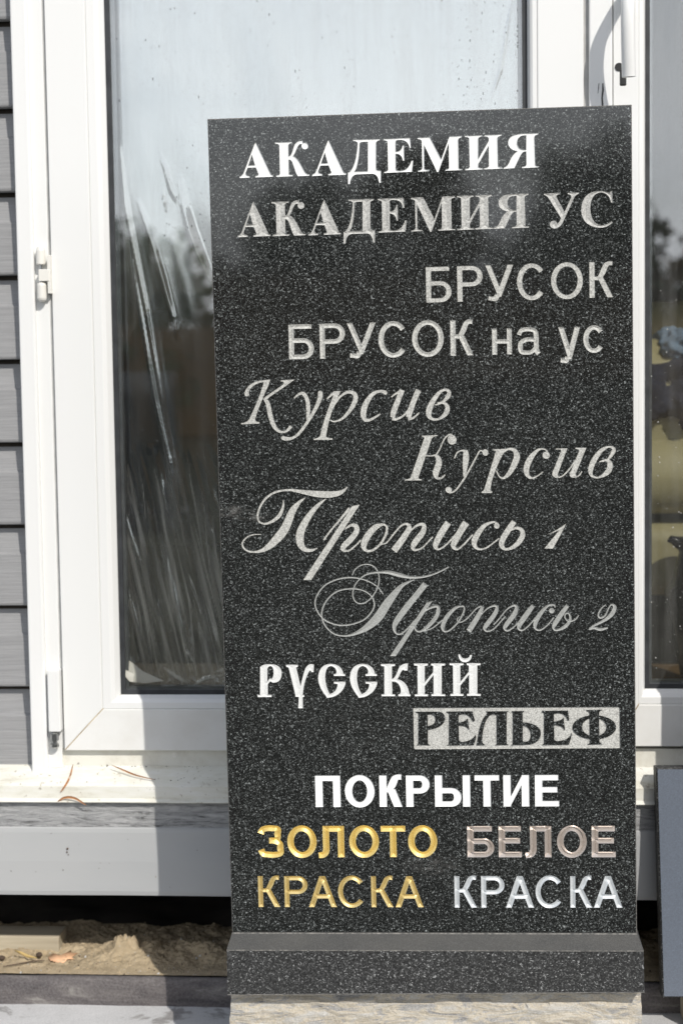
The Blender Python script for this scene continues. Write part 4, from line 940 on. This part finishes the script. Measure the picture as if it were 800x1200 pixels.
# ------------------------------------------------------------------ clear film behind the left pane
def film():
    Yq = G + .038
    FY = lambda px, py: P(px, py, Yq)
    x0, x1 = X(128, Yq), X(614, Yq, 60); z0, z1 = P(200, 812, Yq).z, P(200, -60, Yq).z
    # creases: polyline in photo pixels, width (m), height of the fold (m), strength of the sky highlight painted along it
    C = [([(140, 168), (144, 200), (148, 240), (158, 290), (172, 360), (182, 420), (192, 480), (206, 560)], .0035, .006, .30),
         ([(150, 235), (160, 330), (172, 400), (184, 470), (200, 540), (214, 640), (225, 720)], .004, .005, .16),
         ([(163, 236), (172, 260), (182, 290), (192, 325), (203, 368), (208, 395)], .0042, .008, .2),
         ([(188, 180), (195, 198), (201, 222), (206, 234)], .0028, .006, .15), ([(190, 220), (193, 235), (194, 248)], .0012, .003, .5),
         ([(212, 208), (218, 240), (226, 270), (236, 297), (246, 322), (254, 345)], .0062, .009, .2),
         ([(140, 600), (150, 640), (160, 690), (175, 740), (190, 780)], .0030, .006, .30), ([(146, 545), (153, 600), (162, 655)], .0012, .003, .35),
         ([(180, 600), (192, 650), (205, 710), (222, 760), (236, 785)], .004, .006, .25), ([(196, 560), (208, 620), (222, 690), (232, 740)], .003, .006, .20),
         ([(216, 590), (226, 650), (238, 700), (250, 760)], .003, .005, .18), ([(236, 590), (244, 620), (254, 640)], .003, .005, .30), ([(172, 590), (175, 620), (174, 640)], .0022, .004, .30),
         ([(190, 560), (196, 600), (204, 680), (214, 735)], .004, .004, .18), ([(210, 600), (216, 640), (221, 660)], .0015, .003, .35), ([(152, 700), (160, 730), (170, 765)], .004, .006, .3),
         ([(190, 782), (205, 793), (224, 803)], .0026, .005, 1.2), ([(224, 803), (240, 796), (262, 791)], .0020, .005, 1.2), ([(250, 788), (264, 785)], .0014, .004, 1.2),
         ([(600, 0), (594, 40), (588, 80), (574, 120)], .0022, .006, .3)]
    rf = random.Random(21)
    for k in range(34):
        x_, y_ = rf.uniform(134, 252), rf.uniform(520, 700); ln = rf.uniform(50, 170); ln = min(ln, 792 - y_); sl = rf.uniform(.12, .26)
        C.append(([(x_ + sl * ln * t + 3 * math.sin(t * 3 + k), y_ + ln * t) for t in (0, .25, .5, .75, 1)], rf.choice([.0007, .0010, .0015, .0024]), .003, rf.uniform(.35, 1.3)))
    segs = []
    for pts, w, h, glint in C:
        q = [FY(*p) for p in pts]
        n = len(q) - 1
        for i in range(n):
            ta_, tb_ = i / n, (i + 1) / n
            segs.append((q[i].x, q[i].z, q[i + 1].x, q[i + 1].z, w, h, glint, ta_, tb_))
    nx = 420
    dx = (x1 - x0) / nx; nz_ = int((z1 - z0) / .0022)
    xs = np.linspace(x0, x1, nx + 1); zz = np.linspace(z0, z1, nz_ + 1)
    XX, ZZ = np.meshgrid(xs, zz)
    Hh = np.zeros_like(XX); D = np.zeros_like(XX)
    for (ax, az, bx, bz, w, h, glint, ta_, tb_) in segs:
        L2 = (bx - ax) ** 2 + (bz - az) ** 2
        t = np.clip(((XX - ax) * (bx - ax) + (ZZ - az) * (bz - az)) / L2, 0, 1)
        d = np.hypot(XX - ax - t * (bx - ax), ZZ - az - t * (bz - az))
        T_ = ta_ + (tb_ - ta_) * t; prof = np.sin(np.pi * np.clip(T_ * .96 + .02, 0, 1)) ** .6
        ww = w * (.35 + .65 * prof)
        # signed distance to the right of the crease: a raised lip that falls away to the upper right
        sg = ((XX - ax) * -(bz - az) + (ZZ - az) * (bx - ax)) / math.sqrt(L2)
        u_ = np.clip((sg + ww) / (2 * ww), 0, 1)
        end = np.hypot(d, 0) < ww * 2.2
        fold = np.where(u_ < 1, 1 - u_, 0) * np.clip(1 - (-sg - ww) / (ww * .5), 0, 1) * np.clip(2.2 - d / ww, 0, 1)
        Hh = np.maximum(Hh, .30 * 2 * ww * prof * fold); D = np.maximum(D, glint * .6 * prof * np.clip(1.35 - d / ww, 0, 1) ** .7)
    bm = bmesh.new(); g = []
    lay = bm.verts.layers.float.new('dust_glint')
    for j in range(nz_ + 1):
        rw = []
        fz = max(0, min(1, (P(200, 520, Yq).z - zz[j]) / .22))
        for i in range(nx + 1):
            x, z = float(xs[i]), float(zz[j])
            xx = x + .22 * (z - z1)
            wv = .003 * noise.noise(Vector((xx * 9, z * 2.2, 3))) + .0060 * fz * noise.noise(Vector((xx * 75, z * 7, 8))) + .0021 * fz * noise.noise(Vector((xx * 190, z * 14, 18)))
            v = bm.verts.new((x, Yq + .004 + wv - Hh[j, i], z))
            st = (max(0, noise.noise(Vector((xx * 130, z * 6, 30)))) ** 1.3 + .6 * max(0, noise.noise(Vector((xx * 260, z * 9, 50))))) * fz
            v[lay] = float(min(1, D[j, i] + .012 + .05 * fz + 1.0 * st + .03 * max(0, noise.noise(Vector((x * 20, z * 20, 40))))))  # film dust, plus sky highlights on folds painted in as pale diffuse colour
            rw.append(v)
        g.append(rw)
    for j in range(nz_):
        for i in range(nx): bm.faces.new((g[j][i], g[j][i + 1], g[j + 1][i + 1], g[j + 1][i]))
    # folded corner at the lower left
    for q in ([(146, 770), (168, 787), (192, 798), (170, 801), (152, 799), (144, 790)],):
        vv = [bm.verts.new(P(px, py, Yq - .012 - .002 * k)) for k, (px, py) in enumerate(q)]
        for v in vv: v[lay] = .9
        c = bm.verts.new(P(160, 790, Yq - .019)); c[lay] = 1
        for i in range(len(vv)): bm.faces.new((vv[i], vv[(i + 1) % len(vv)], c))
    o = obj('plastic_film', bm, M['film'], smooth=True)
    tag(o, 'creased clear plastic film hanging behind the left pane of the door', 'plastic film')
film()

# ------------------------------------------------------------------ room behind the door
zfl = .13
def inner(name, x0, x1, y0, y1, z0, z1, mat, bev=0):
    bm = bmesh.new(); box(bm, x0, x1, y0, y1, z0, z1, bev=bev); return tag(obj(name, bm, mat), kind='structure')
inner('room_floor', -2.6, 2.6, .40, 5.0, zfl - .05, zfl, M['roomfloor'])
inner('room_wall', -2.7, -2.6, .40, 5.0, zfl, 2.6, M['roomwall']); inner('room_wall', 2.6, 2.7, .40, 5.0, zfl, 2.6, M['roomwall'])
inner('room_wall', -2.6, 2.6, 5.0, 5.1, zfl, 2.6, M['roomwall']); inner('room_ceiling', -2.6, 2.6, .40, 5.0, 2.6, 2.7, M['roomwall'])
def blob(bm, x0, x1, y0, y1, z0, z1, bev, seg=5): box(bm, x0, x1, y0, y1, z0, z1, bev=bev, seg=seg)
sofa = empty('sofa', (1.0, 1.6, zfl), 'olive upholstered sofa seen through the right pane', 'sofa')
YS = .72
def pr_(px, py, Y=YS): return P(px, py, Y)
xa = pr_(752, 500).x
bm = bmesh.new(); blob(bm, xa - .25, xa + 1.5, YS + .55, YS + .85, pr_(780, 560, YS + .5).z, pr_(780, 350, YS + .55).z, .09); obj('backrest', bm, M['olive'], sofa, smooth=True)
bm = bmesh.new(); blob(bm, xa - .25, xa + .16, YS - .02, YS + .6, pr_(780, 600).z + .0, pr_(780, 395).z, .085); obj('arm_rest', bm, M['olive'], sofa, smooth=True)
bm = bmesh.new(); blob(bm, xa - .1, xa + 1.4, YS - .06, YS + .55, pr_(780, 602).z, pr_(780, 512).z, .06); obj('seat_cushion', bm, M['olive'], sofa, smooth=True)
bm = bmesh.new(); blob(bm, xa - .25, xa + 1.5, YS - .03, YS + .6, pr_(780, 697).z, pr_(780, 612).z, .03); obj('base', bm, M['olive'], sofa, smooth=True)
bm = bmesh.new()
bm.free()
for sx in (xa - .18, xa + 1.4):
    for sy in (YS, YS + .5): bm = bmesh.new(); box(bm, sx, sx + .06, sy, sy + .06, zfl, pr_(780, 697).z, bev=.004); obj('leg', bm, M['black'], sofa)
def crumple(name, cx, cy, cz, rx, ry, rz, mat, seed, label, cat):
    bm = bmesh.new(); bmesh.ops.create_icosphere(bm, subdivisions=5, radius=1)
    for v in bm.verts:
        n_ = v.co.normalized(); k = 1 + .28 * noise.fractal(n_ * 1.7 + Vector((seed, 0, 0)), 1, 2, 4) + .08 * noise.noise(n_ * 7 + Vector((seed, 3, 0)))
        v.co = Vector((cx + n_.x * rx * k, cy + n_.y * ry * k, cz + max(-.55, n_.z) * rz * k))
    tag(obj(name, bm, mat, smooth=True), label, cat)
c = pr_(775, 468, YS - .05); crumple('dark_cloth', c.x + .02, YS + .1, c.z, .10, .16, .085, M['navy'], 2, 'heap of navy cloth lying on the olive sofa', 'cloth')
c = pr_(800, 412, YS - .05); crumple('denim_cloth', c.x + .012, YS + .07, c.z, .055, .08, .042, M['denim'], 9, 'pale blue denim folded over the navy cloth on the sofa', 'cloth')
vs_ = P(806, 790, .62)
bm = bmesh.new()
k = (.62 - CW.y) / F
prof = [(px_, 0) for px_ in ()]
H = [(12, 800), (14, 798), (17, 780), (24, 750), (31, 720), (34, 700), (33, 690), (26, 684), (24, 678), (20, 660), (17, 648), (18, 640), (23, 634), (25, 631), (22, 630)]
lathe(bm, [(r_ * k, P(812, py, .62).z - P(812, 800, .62).z) for r_, py in H], P(812, 800, .62), 28)
tube(bm, [P(806, 640, .62), P(795, 636, .61), P(786, 632, .60), P(782, 635, .60)], [.014, .010, .006, .002], 10)
o = obj('jug', bm, M['vase'], smooth=True); tag(o, 'dark glazed jug with a beaked lip standing behind the right pane', 'jug')
bm = bmesh.new(); zt_ = P(812, 800, .62).z
box(bm, P(812, 800, .62).x - .12, P(812, 800, .62).x + .25, .50, .80, zt_ - .02, zt_ - .001, bev=.003)
for sx in (-.11, .23):
    for sy in (.51, .77): box(bm, P(812, 800, .62).x + sx - .0, P(812, 800, .62).x + sx + .015, sy, sy + .015, zfl, zt_ - .02)
o = obj('low_stool', bm, M['brownwood']); tag(o, 'low brown stool under the dark jug inside the room', 'stool')

# ------------------------------------------------------------------ second slab leaning at the right edge
def side_slab():
    yb, yt = .150, .186
    bl, tl = P(776, 1170, yb), P(768.3, 900, yt)
    z0 = ZP - .003
    w = .42; th = .030
    o = empty('grey_slab', (bl.x, yb, z0), 'blue-grey granite slab leaning on the sill at the right edge', 'stone slab')
    ax = Vector((tl.x - bl.x, yt - yb, tl.z - bl.z)); u_ = Vector((1, 0, .004)).normalized()
    n_ = u_.cross(ax).normalized()
    if n_.y < 0: n_ = -n_
    bl2 = bl + ax.normalized() * 0
    bm = bmesh.new(); c = .0022
    A0, A1 = bl2, bl2 + ax
    q = [A0, A0 + u_ * w, A1 + u_ * w, A1]
    f0 = [bm.verts.new(p + (q[(i + 1) % 4] - p).normalized() * c + (q[(i - 1) % 4] - p).normalized() * c) for i, p in enumerate(q)]
    f1 = [bm.verts.new(p + n_ * c) for p in q]; f2 = [bm.verts.new(p + n_ * th) for p in q]
    bm.faces.new(f0)
    for a_, b_, mi in ((f0, f1, 1), (f1, f2, 2)):
        for i in range(4):
            f = bm.faces.new((a_[i], a_[(i + 1) % 4], b_[(i + 1) % 4], b_[i])); f.material_index = mi
    bm.faces.new(f2[::-1])
    obj('slab_body', bm, [M['blue_granite'], M['honed'], M['honed']], o)
    bm = bmesh.new(); zz_ = bl.z - .002
    box(bm, bl.x + .03, bl.x + .36, yb - .0, yb + .05, z0, zz_); oo = obj('timber_batten', bm, M['timber']); tag(oo, 'thin timber batten under the leaning blue-grey slab', 'batten')
side_slab()
# a taller slab outside the frame on the right; its shadow falls on the right leaf
bm = bmesh.new()
zt2 = P(790, 812, G).z + .203
box(bm, .428, .95, .03, .07, ZP - .003, zt2, bev=.001)
bmesh.ops.rotate(bm, verts=bm.verts, cent=(.46, .05, ZP), matrix=Matrix.Rotation(R(-1.2), 3, 'X'))
tag(obj('granite_slab', bm, M['honed']), 'plain dark granite slab standing beyond the right edge of the photo', 'stone slab')

# ------------------------------------------------------------------ leaves, twig, timber
def willow(name, pts, w, Y, mat, label, curl=.001):
    """pts: photo px with own depth; lens-shaped thin leaf"""
    q = [P(px, py, y) for px, py, y in pts]; sm = []
    n = len(q)
    for i in range(n - 1):
        for k in range(5):
            t = k / 5; a_, b_, c_, d_ = q[max(0, i - 1)], q[i], q[i + 1], q[min(n - 1, i + 2)]
            sm.append(.5 * (2 * b_ + (c_ - a_) * t + (2 * a_ - 5 * b_ + 4 * c_ - d_) * t * t + (3 * b_ - a_ - 3 * c_ + d_) * t ** 3))
    sm.append(q[-1]); bm = bmesh.new(); rows = []
    for i, p in enumerate(sm):
        d = (sm[min(i + 1, len(sm) - 1)] - sm[max(i - 1, 0)]).normalized(); s = Vector((0, 1, 0)).cross(d).normalized()
        ww = w * (math.sin(math.pi * min(1, (i + .3) / (len(sm) - .4))) ** .8 + .04)
        rows.append([bm.verts.new(p + s * ww * k + Vector((0, curl * (1 - abs(k)) + off, 0))) for k in (-1, 0, 1) for off in (0,)])
    for a_, b_ in zip(rows, rows[1:]):
        for k in range(2): bm.faces.new((a_[k], a_[k + 1], b_[k + 1], b_[k]))
    r_ = bmesh.ops.extrude_face_region(bm, geom=bm.faces[:]); bmesh.ops.translate(bm, verts=[v for v in r_['geom'] if isinstance(v, bmesh.types.BMVert)], vec=(0, .0003, 0))
    tag(obj(name, bm, mat), label, 'leaf')
willow('dry_leaf', [(85.5, 896, .243), (82, 910, .226), (77, 920, .209), (70.5, 929, .206)], .0014, 0, M['leaf1'], 'narrow dry brown leaf standing upright on the sill left of the others')
willow('dry_leaf', [(131, 897, .232), (145, 903, .226), (160, 909, .220), (181, 914, .214)], .0011, 0, M['leaf1'], 'long narrow brown leaf lying on the sill at the edge of the shadow')
willow('dry_leaf', [(67, 940, .205), (76, 935, .203), (88, 936, .201), (101, 944, .202)], .0017, 0, M['leaf1'], 'arched brown leaf hanging over the lip of the sill')
def broad_leaf():
    c = PZ(70, 1121, ZL + .0035); bm = bmesh.new()
    out = [(-.017, 0), (-.013, .008), (-.004, .013), (.006, .012), (.010, .017), (.013, .010), (.022, .011), (.016, .004), (.021, -.002), (.012, -.003), (.010, -.010), (.0, -.010), (-.010, -.008)]
    cv = bm.verts.new((c.x, c.y, ZL + sandh(c.x, c.y) + .0065))
    ring_ = [bm.verts.new((c.x + x, c.y + y * 1.6, ZL + sandh(c.x + x, c.y + y * 1.6) + .0016 + .0016 * math.sin(i * 1.7))) for i, (x, y) in enumerate(out)]
    for i in range(len(ring_)): bm.faces.new((ring_[i], ring_[(i + 1) % len(ring_)], cv))
    r_ = bmesh.ops.extrude_face_region(bm, geom=bm.faces[:]); bmesh.ops.translate(bm, verts=[v for v in r_['geom'] if isinstance(v, bmesh.types.BMVert)], vec=(0, 0, -.0005))
    tag(obj('orange_leaf', bm, M['leaf2'], smooth=True), 'curled pale orange leaf lying on the sand beside the timber', 'leaf')
broad_leaf()
def onz(pts, dz=.006): return [PZ(px, py, ZL + dz + (h if len(r_) else 0)) for (px, py, *r_) in pts for h in ((r_ or [0])[0],)]
bm = bmesh.new(); tube(bm, onz([(17, 1114, .010), (24, 1117, .008), (33, 1121, .006), (43, 1123, .004)]), [.0006, .0022, .0024, .0006], 8, .4); tag(obj('yellow_leaf', bm, M['leaf3'], smooth=True), 'folded narrow yellow leaf on the sand at lower left', 'leaf')
bm = bmesh.new(); tube(bm, onz([(4, 1133), (22, 1130), (38, 1127), (52, 1126)]), [.0007, .0009, .0009, .0006], 6); tag(obj('twig', bm, M['twig'], smooth=True), 'thin dark twig lying on the sand in front of the orange leaf', 'twig')
def stone_(name, px, py, r_, mat, label, seed):
    c = PZ(px, py, ZL + .006); bm = bmesh.new(); bmesh.ops.create_icosphere(bm, subdivisions=3, radius=1)
    for v in bm.verts: v.co = c + Vector((v.co.x * r_, v.co.y * r_ * .8, v.co.z * r_ * .7)) * (1 + .3 * noise.noise(v.co * 1.5 + Vector((seed, 0, 0))))
    tag(obj(name, bm, mat, smooth=True), label, 'pebble')
stone_('pebble', 153.5, 1118, .0035, M['pebble'], 'small pale pebble on the sand just inside the slab\'s shadow', 1)
stone_('bark_scrap', 2, 1123, .0045, M['twig'], 'dark scrap of bark on the sand at the left edge', 4)
stone_('seed_husk', 46, 1119, .0045, M['twig'], 'dark round husk between the yellow and the orange leaf', 7)
bm = bmesh.new()
tb_ = P(69, 1108, .298); box(bm, -1.3, tb_.x, .298, .345, ZL - .02, P(40, 1098, .298).z, bev=.0015)
tag(obj('timber_beam', bm, M['timber']), 'pale timber beam end lying on the sand under the house', 'beam')
# crumbs of dirt along the sill joint and on the sand
bm = bmesh.new(); rnd = random.Random(5)
for i in range(260):
    if i < 210:
        px = rnd.choice([rnd.gauss(110, 26), rnd.uniform(62, 262)]); py = rnd.gauss(900.5, 1.6) if rnd.random() < .7 else rnd.uniform(902, 918)
        y_ = Yf - .001 - max(0, (py - 900)) / 22 * (Yf - Yd) ; c = P(px, py, y_ - .0008); r_ = rnd.uniform(.0003, .0011)
    else:
        c = PZ(rnd.uniform(0, 265), rnd.uniform(1120, 1143), ZL + .003); r_ = rnd.uniform(.0004, .0011)
    r0 = bmesh.ops.create_icosphere(bm, subdivisions=1, radius=r_)
    for v in r0['verts']: v.co = Vector((v.co.x * 1.5, v.co.y, v.co.z * .7)) + c
for px, py, r_ in ((79, 995, .0017), (78.4, 999, .0013), (80, 1002, .0009), (74, 1020, .0008), (42, 1022, .0006), (13, 1021, .0007), (116, 1018, .0006), (60, 977, .0006), (150, 984, .0006), (231, 997, .0006), (128, 1012, .0005), (199, 1040, .0006)):
    r0 = bmesh.ops.create_icosphere(bm, subdivisions=1, radius=r_)
    for v in r0['verts']: v.co += P(px, py, Yc - .0016)
tag(obj('dirt_crumbs', bm, M['twig']), kind='stuff')

# grains, grit and splinters lying on the sand
bm = bmesh.new(); rnd = random.Random(11)
for i in range(5200):
    x, y = rnd.uniform(-.75, .42), .207 + .15 * rnd.random() ** 1.3
    r_ = rnd.uniform(.0004, .0010) if rnd.random() < .93 else rnd.uniform(.0012, .0026)
    c = Vector((x, y, ZL + sandh(x, y) + r_ * .3)); q = rnd.uniform(0, 6.28)
    vv = [bm.verts.new(c + Vector((math.cos(q + k * 2.1) * r_ * rnd.uniform(.7, 1.4), math.sin(q + k * 2.1) * r_, -r_ * .4))) for k in range(3)] + [bm.verts.new(c + Vector((0, 0, r_ * .8)))]
    for t_ in ((0, 1, 3), (1, 2, 3), (2, 0, 3)): 
        f = bm.faces.new([vv[k] for k in t_]); f.material_index = 0 if i % 7 else (1 if i % 2 else 2)
tag(obj('sand_grit', bm, [M['sand'], M['twig'], M['pebble']]), kind='stuff')
# dried drops on the left pane, dust specks on the right one
a = Mat('dried_water_drop'); a.set(Roughness=.2, Alpha=.42); a.col(a.ramp(a.noise(300, 2), [(.3, (.10, .12, .12)), (.7, (.30, .33, .33))])); M['drop'] = a.m
a = Mat('dust_speck'); a.set(Roughness=.9, Alpha=.7); a.col(a.ramp(a.noise(300, 2), [(.3, (.5, .5, .48)), (.7, (.8, .8, .78))])); M['speck'] = a.m
def drops(name, par, mat, n, pos, size):
    bm = bmesh.new()
    for i in range(n):
        px, py = pos(); r_, el = size(); c = P(px, py, G + .0162)
        vv = [bm.verts.new(c + Vector((math.cos(k * math.pi / 4) * r_ * rnd.uniform(.8, 1.2), 0, math.sin(k * math.pi / 4) * r_ * el))) for k in range(8)]
        top = bm.verts.new(c + Vector((0, -.0003, 0)))
        for k in range(8): bm.faces.new((vv[k], vv[(k + 1) % 8], top))
    o = obj(name, bm, mat, par); o['kind'] = 'stuff'
paneL = [o for o in l1.children if o.name.startswith('pane')][0]; paneR = [o for o in l2.children if o.name.startswith('pane')][0]
def posL():
    if rnd.random() < .62: return min(606, rnd.gauss(560, 38)), rnd.uniform(-20, 122)
    if rnd.random() < .5: return rnd.uniform(190, 244), rnd.uniform(160, 290)
    return rnd.uniform(134, 420), rnd.uniform(0, 135)
drops('dried_drops', paneL, M['drop'], 210, posL, lambda: (rnd.choice([.0003, .0004, .0005, .0007, .0010]), rnd.uniform(.8, 2.6)))
drops('dust_specks', paneR, M['speck'], 150, lambda: (rnd.uniform(760, 812), rnd.uniform(20, 800)), lambda: (rnd.choice([.0003, .0004, .0005, .0008]), rnd.uniform(.7, 1.3)))

# ------------------------------------------------------------------ the yard behind the camera (seen only in reflections)
def tree(x, y, h, cr_, seed, mat, label):
    o = empty('garden_tree', (x, y, ZP), label, 'tree', 'trees across the yard')
    rd = random.Random(seed); bm = bmesh.new()
    tube(bm, [(x, y, ZP), (x + .1, y, ZP + h * .35), (x - .05, y, ZP + h * .8)], [.16 * h / 7, .11 * h / 7, .03], 8)
    for k in range(6):
        a_ = rd.uniform(0, 6.28); z_ = ZP + h * rd.uniform(.3, .6)
        tube(bm, [(x, y, z_), (x + math.cos(a_) * cr_ * .4, y + math.sin(a_) * cr_ * .4, z_ + h * .12), (x + math.cos(a_) * cr_ * .75, y + math.sin(a_) * cr_ * .75, z_ + h * .2)], [.06, .04, .015], 6)
    obj('trunk', bm, M['bark'], o)
    bm = bmesh.new(); cl = []
    for k in range(26):
        a_ = rd.uniform(0, 6.28); t = rd.random(); rad = cr_ * (1 - .75 * t) * rd.uniform(.3, 1)
        cl.append((x + math.cos(a_) * rad, y + math.sin(a_) * rad, ZP + h * (.28 + .68 * t), cr_ * rd.uniform(.22, .42)))
    for (cx, cy, cz, r_) in cl:
        for _ in range(90):
            d = Vector((rd.gauss(0, 1), rd.gauss(0, 1), rd.gauss(0, 1))).normalized() * r_ * rd.uniform(.5, 1.1)
            p = Vector((cx, cy, cz)) + d; s = rd.uniform(.10, .22)
            u = Vector((rd.gauss(0, 1), rd.gauss(0, 1), rd.gauss(0, 1))).normalized(); w = u.cross(d).normalized() if u.cross(d).length > 1e-4 else Vector((1, 0, 0))
            bm.faces.new([bm.verts.new(p + q) for q in (u * s, w * s * .5, -u * s, -w * s * .5)])
    obj('crown', bm, mat, o)
rd = random.Random(3)
names = ['tall dark', 'broad dark', 'thin pointed', 'rounded yellowing', 'low spreading', 'slender green', 'full yellowing', 'dense green', 'gappy brownish', 'short bushy', 'crooked green', 'wide autumn', 'narrow dark', 'leaning green']
for i in range(14):
    x = -17 + i * 2.75 + rd.uniform(-.6, .6)
    tree(x, -30 + rd.uniform(-3, 3), rd.uniform(2.9, 4.2) * (1.25 if i % 4 == 2 else 1), rd.uniform(1.6, 2.3), 100 + i, M['leafb'] if i in (3, 6, 8, 11, 12) else M['leafa'], names[i] + ' tree across the yard seen in the glass reflection')
bm = bmesh.new(); box(bm, -26, 26, -26.1, -26, ZP, ZP + 1.9)
for i in range(27): box(bm, -26 + i * 2, -25.9 + i * 2, -26.16, -25.94, ZP, ZP + 2.0)
tag(obj('board_fence', bm, M['brownwood']), 'brown board fence in front of the trees across the yard', 'fence')
def display_stone(i, x, y, h, w, lab):
    bm = bmesh.new(); box(bm, x - w / 2, x + w / 2, y - .04, y + .04, ZP + .12, ZP + h, bev=.004); box(bm, x - w / 2 - .05, x + w / 2 + .05, y - .1, y + .1, ZP - .006, ZP + .12, bev=.01)
    tag(obj('display_stone', bm, M['polished']), lab, 'display stone', 'display stones across the path')
for i, (x, h, w, lab) in enumerate([(-2.9, 1.2, .6, 'dark display stone furthest left across the path'), (-1.9, .95, .5, 'short dark display stone second from left across the path'), (1.7, 1.25, .6, 'tall dark display stone right of the path'), (2.7, 1.0, .55, 'medium dark display stone near the right end'), (3.7, 1.35, .6, 'tallest dark display stone at the right end')]):
    display_stone(i, x, -7.2, h, w, lab)
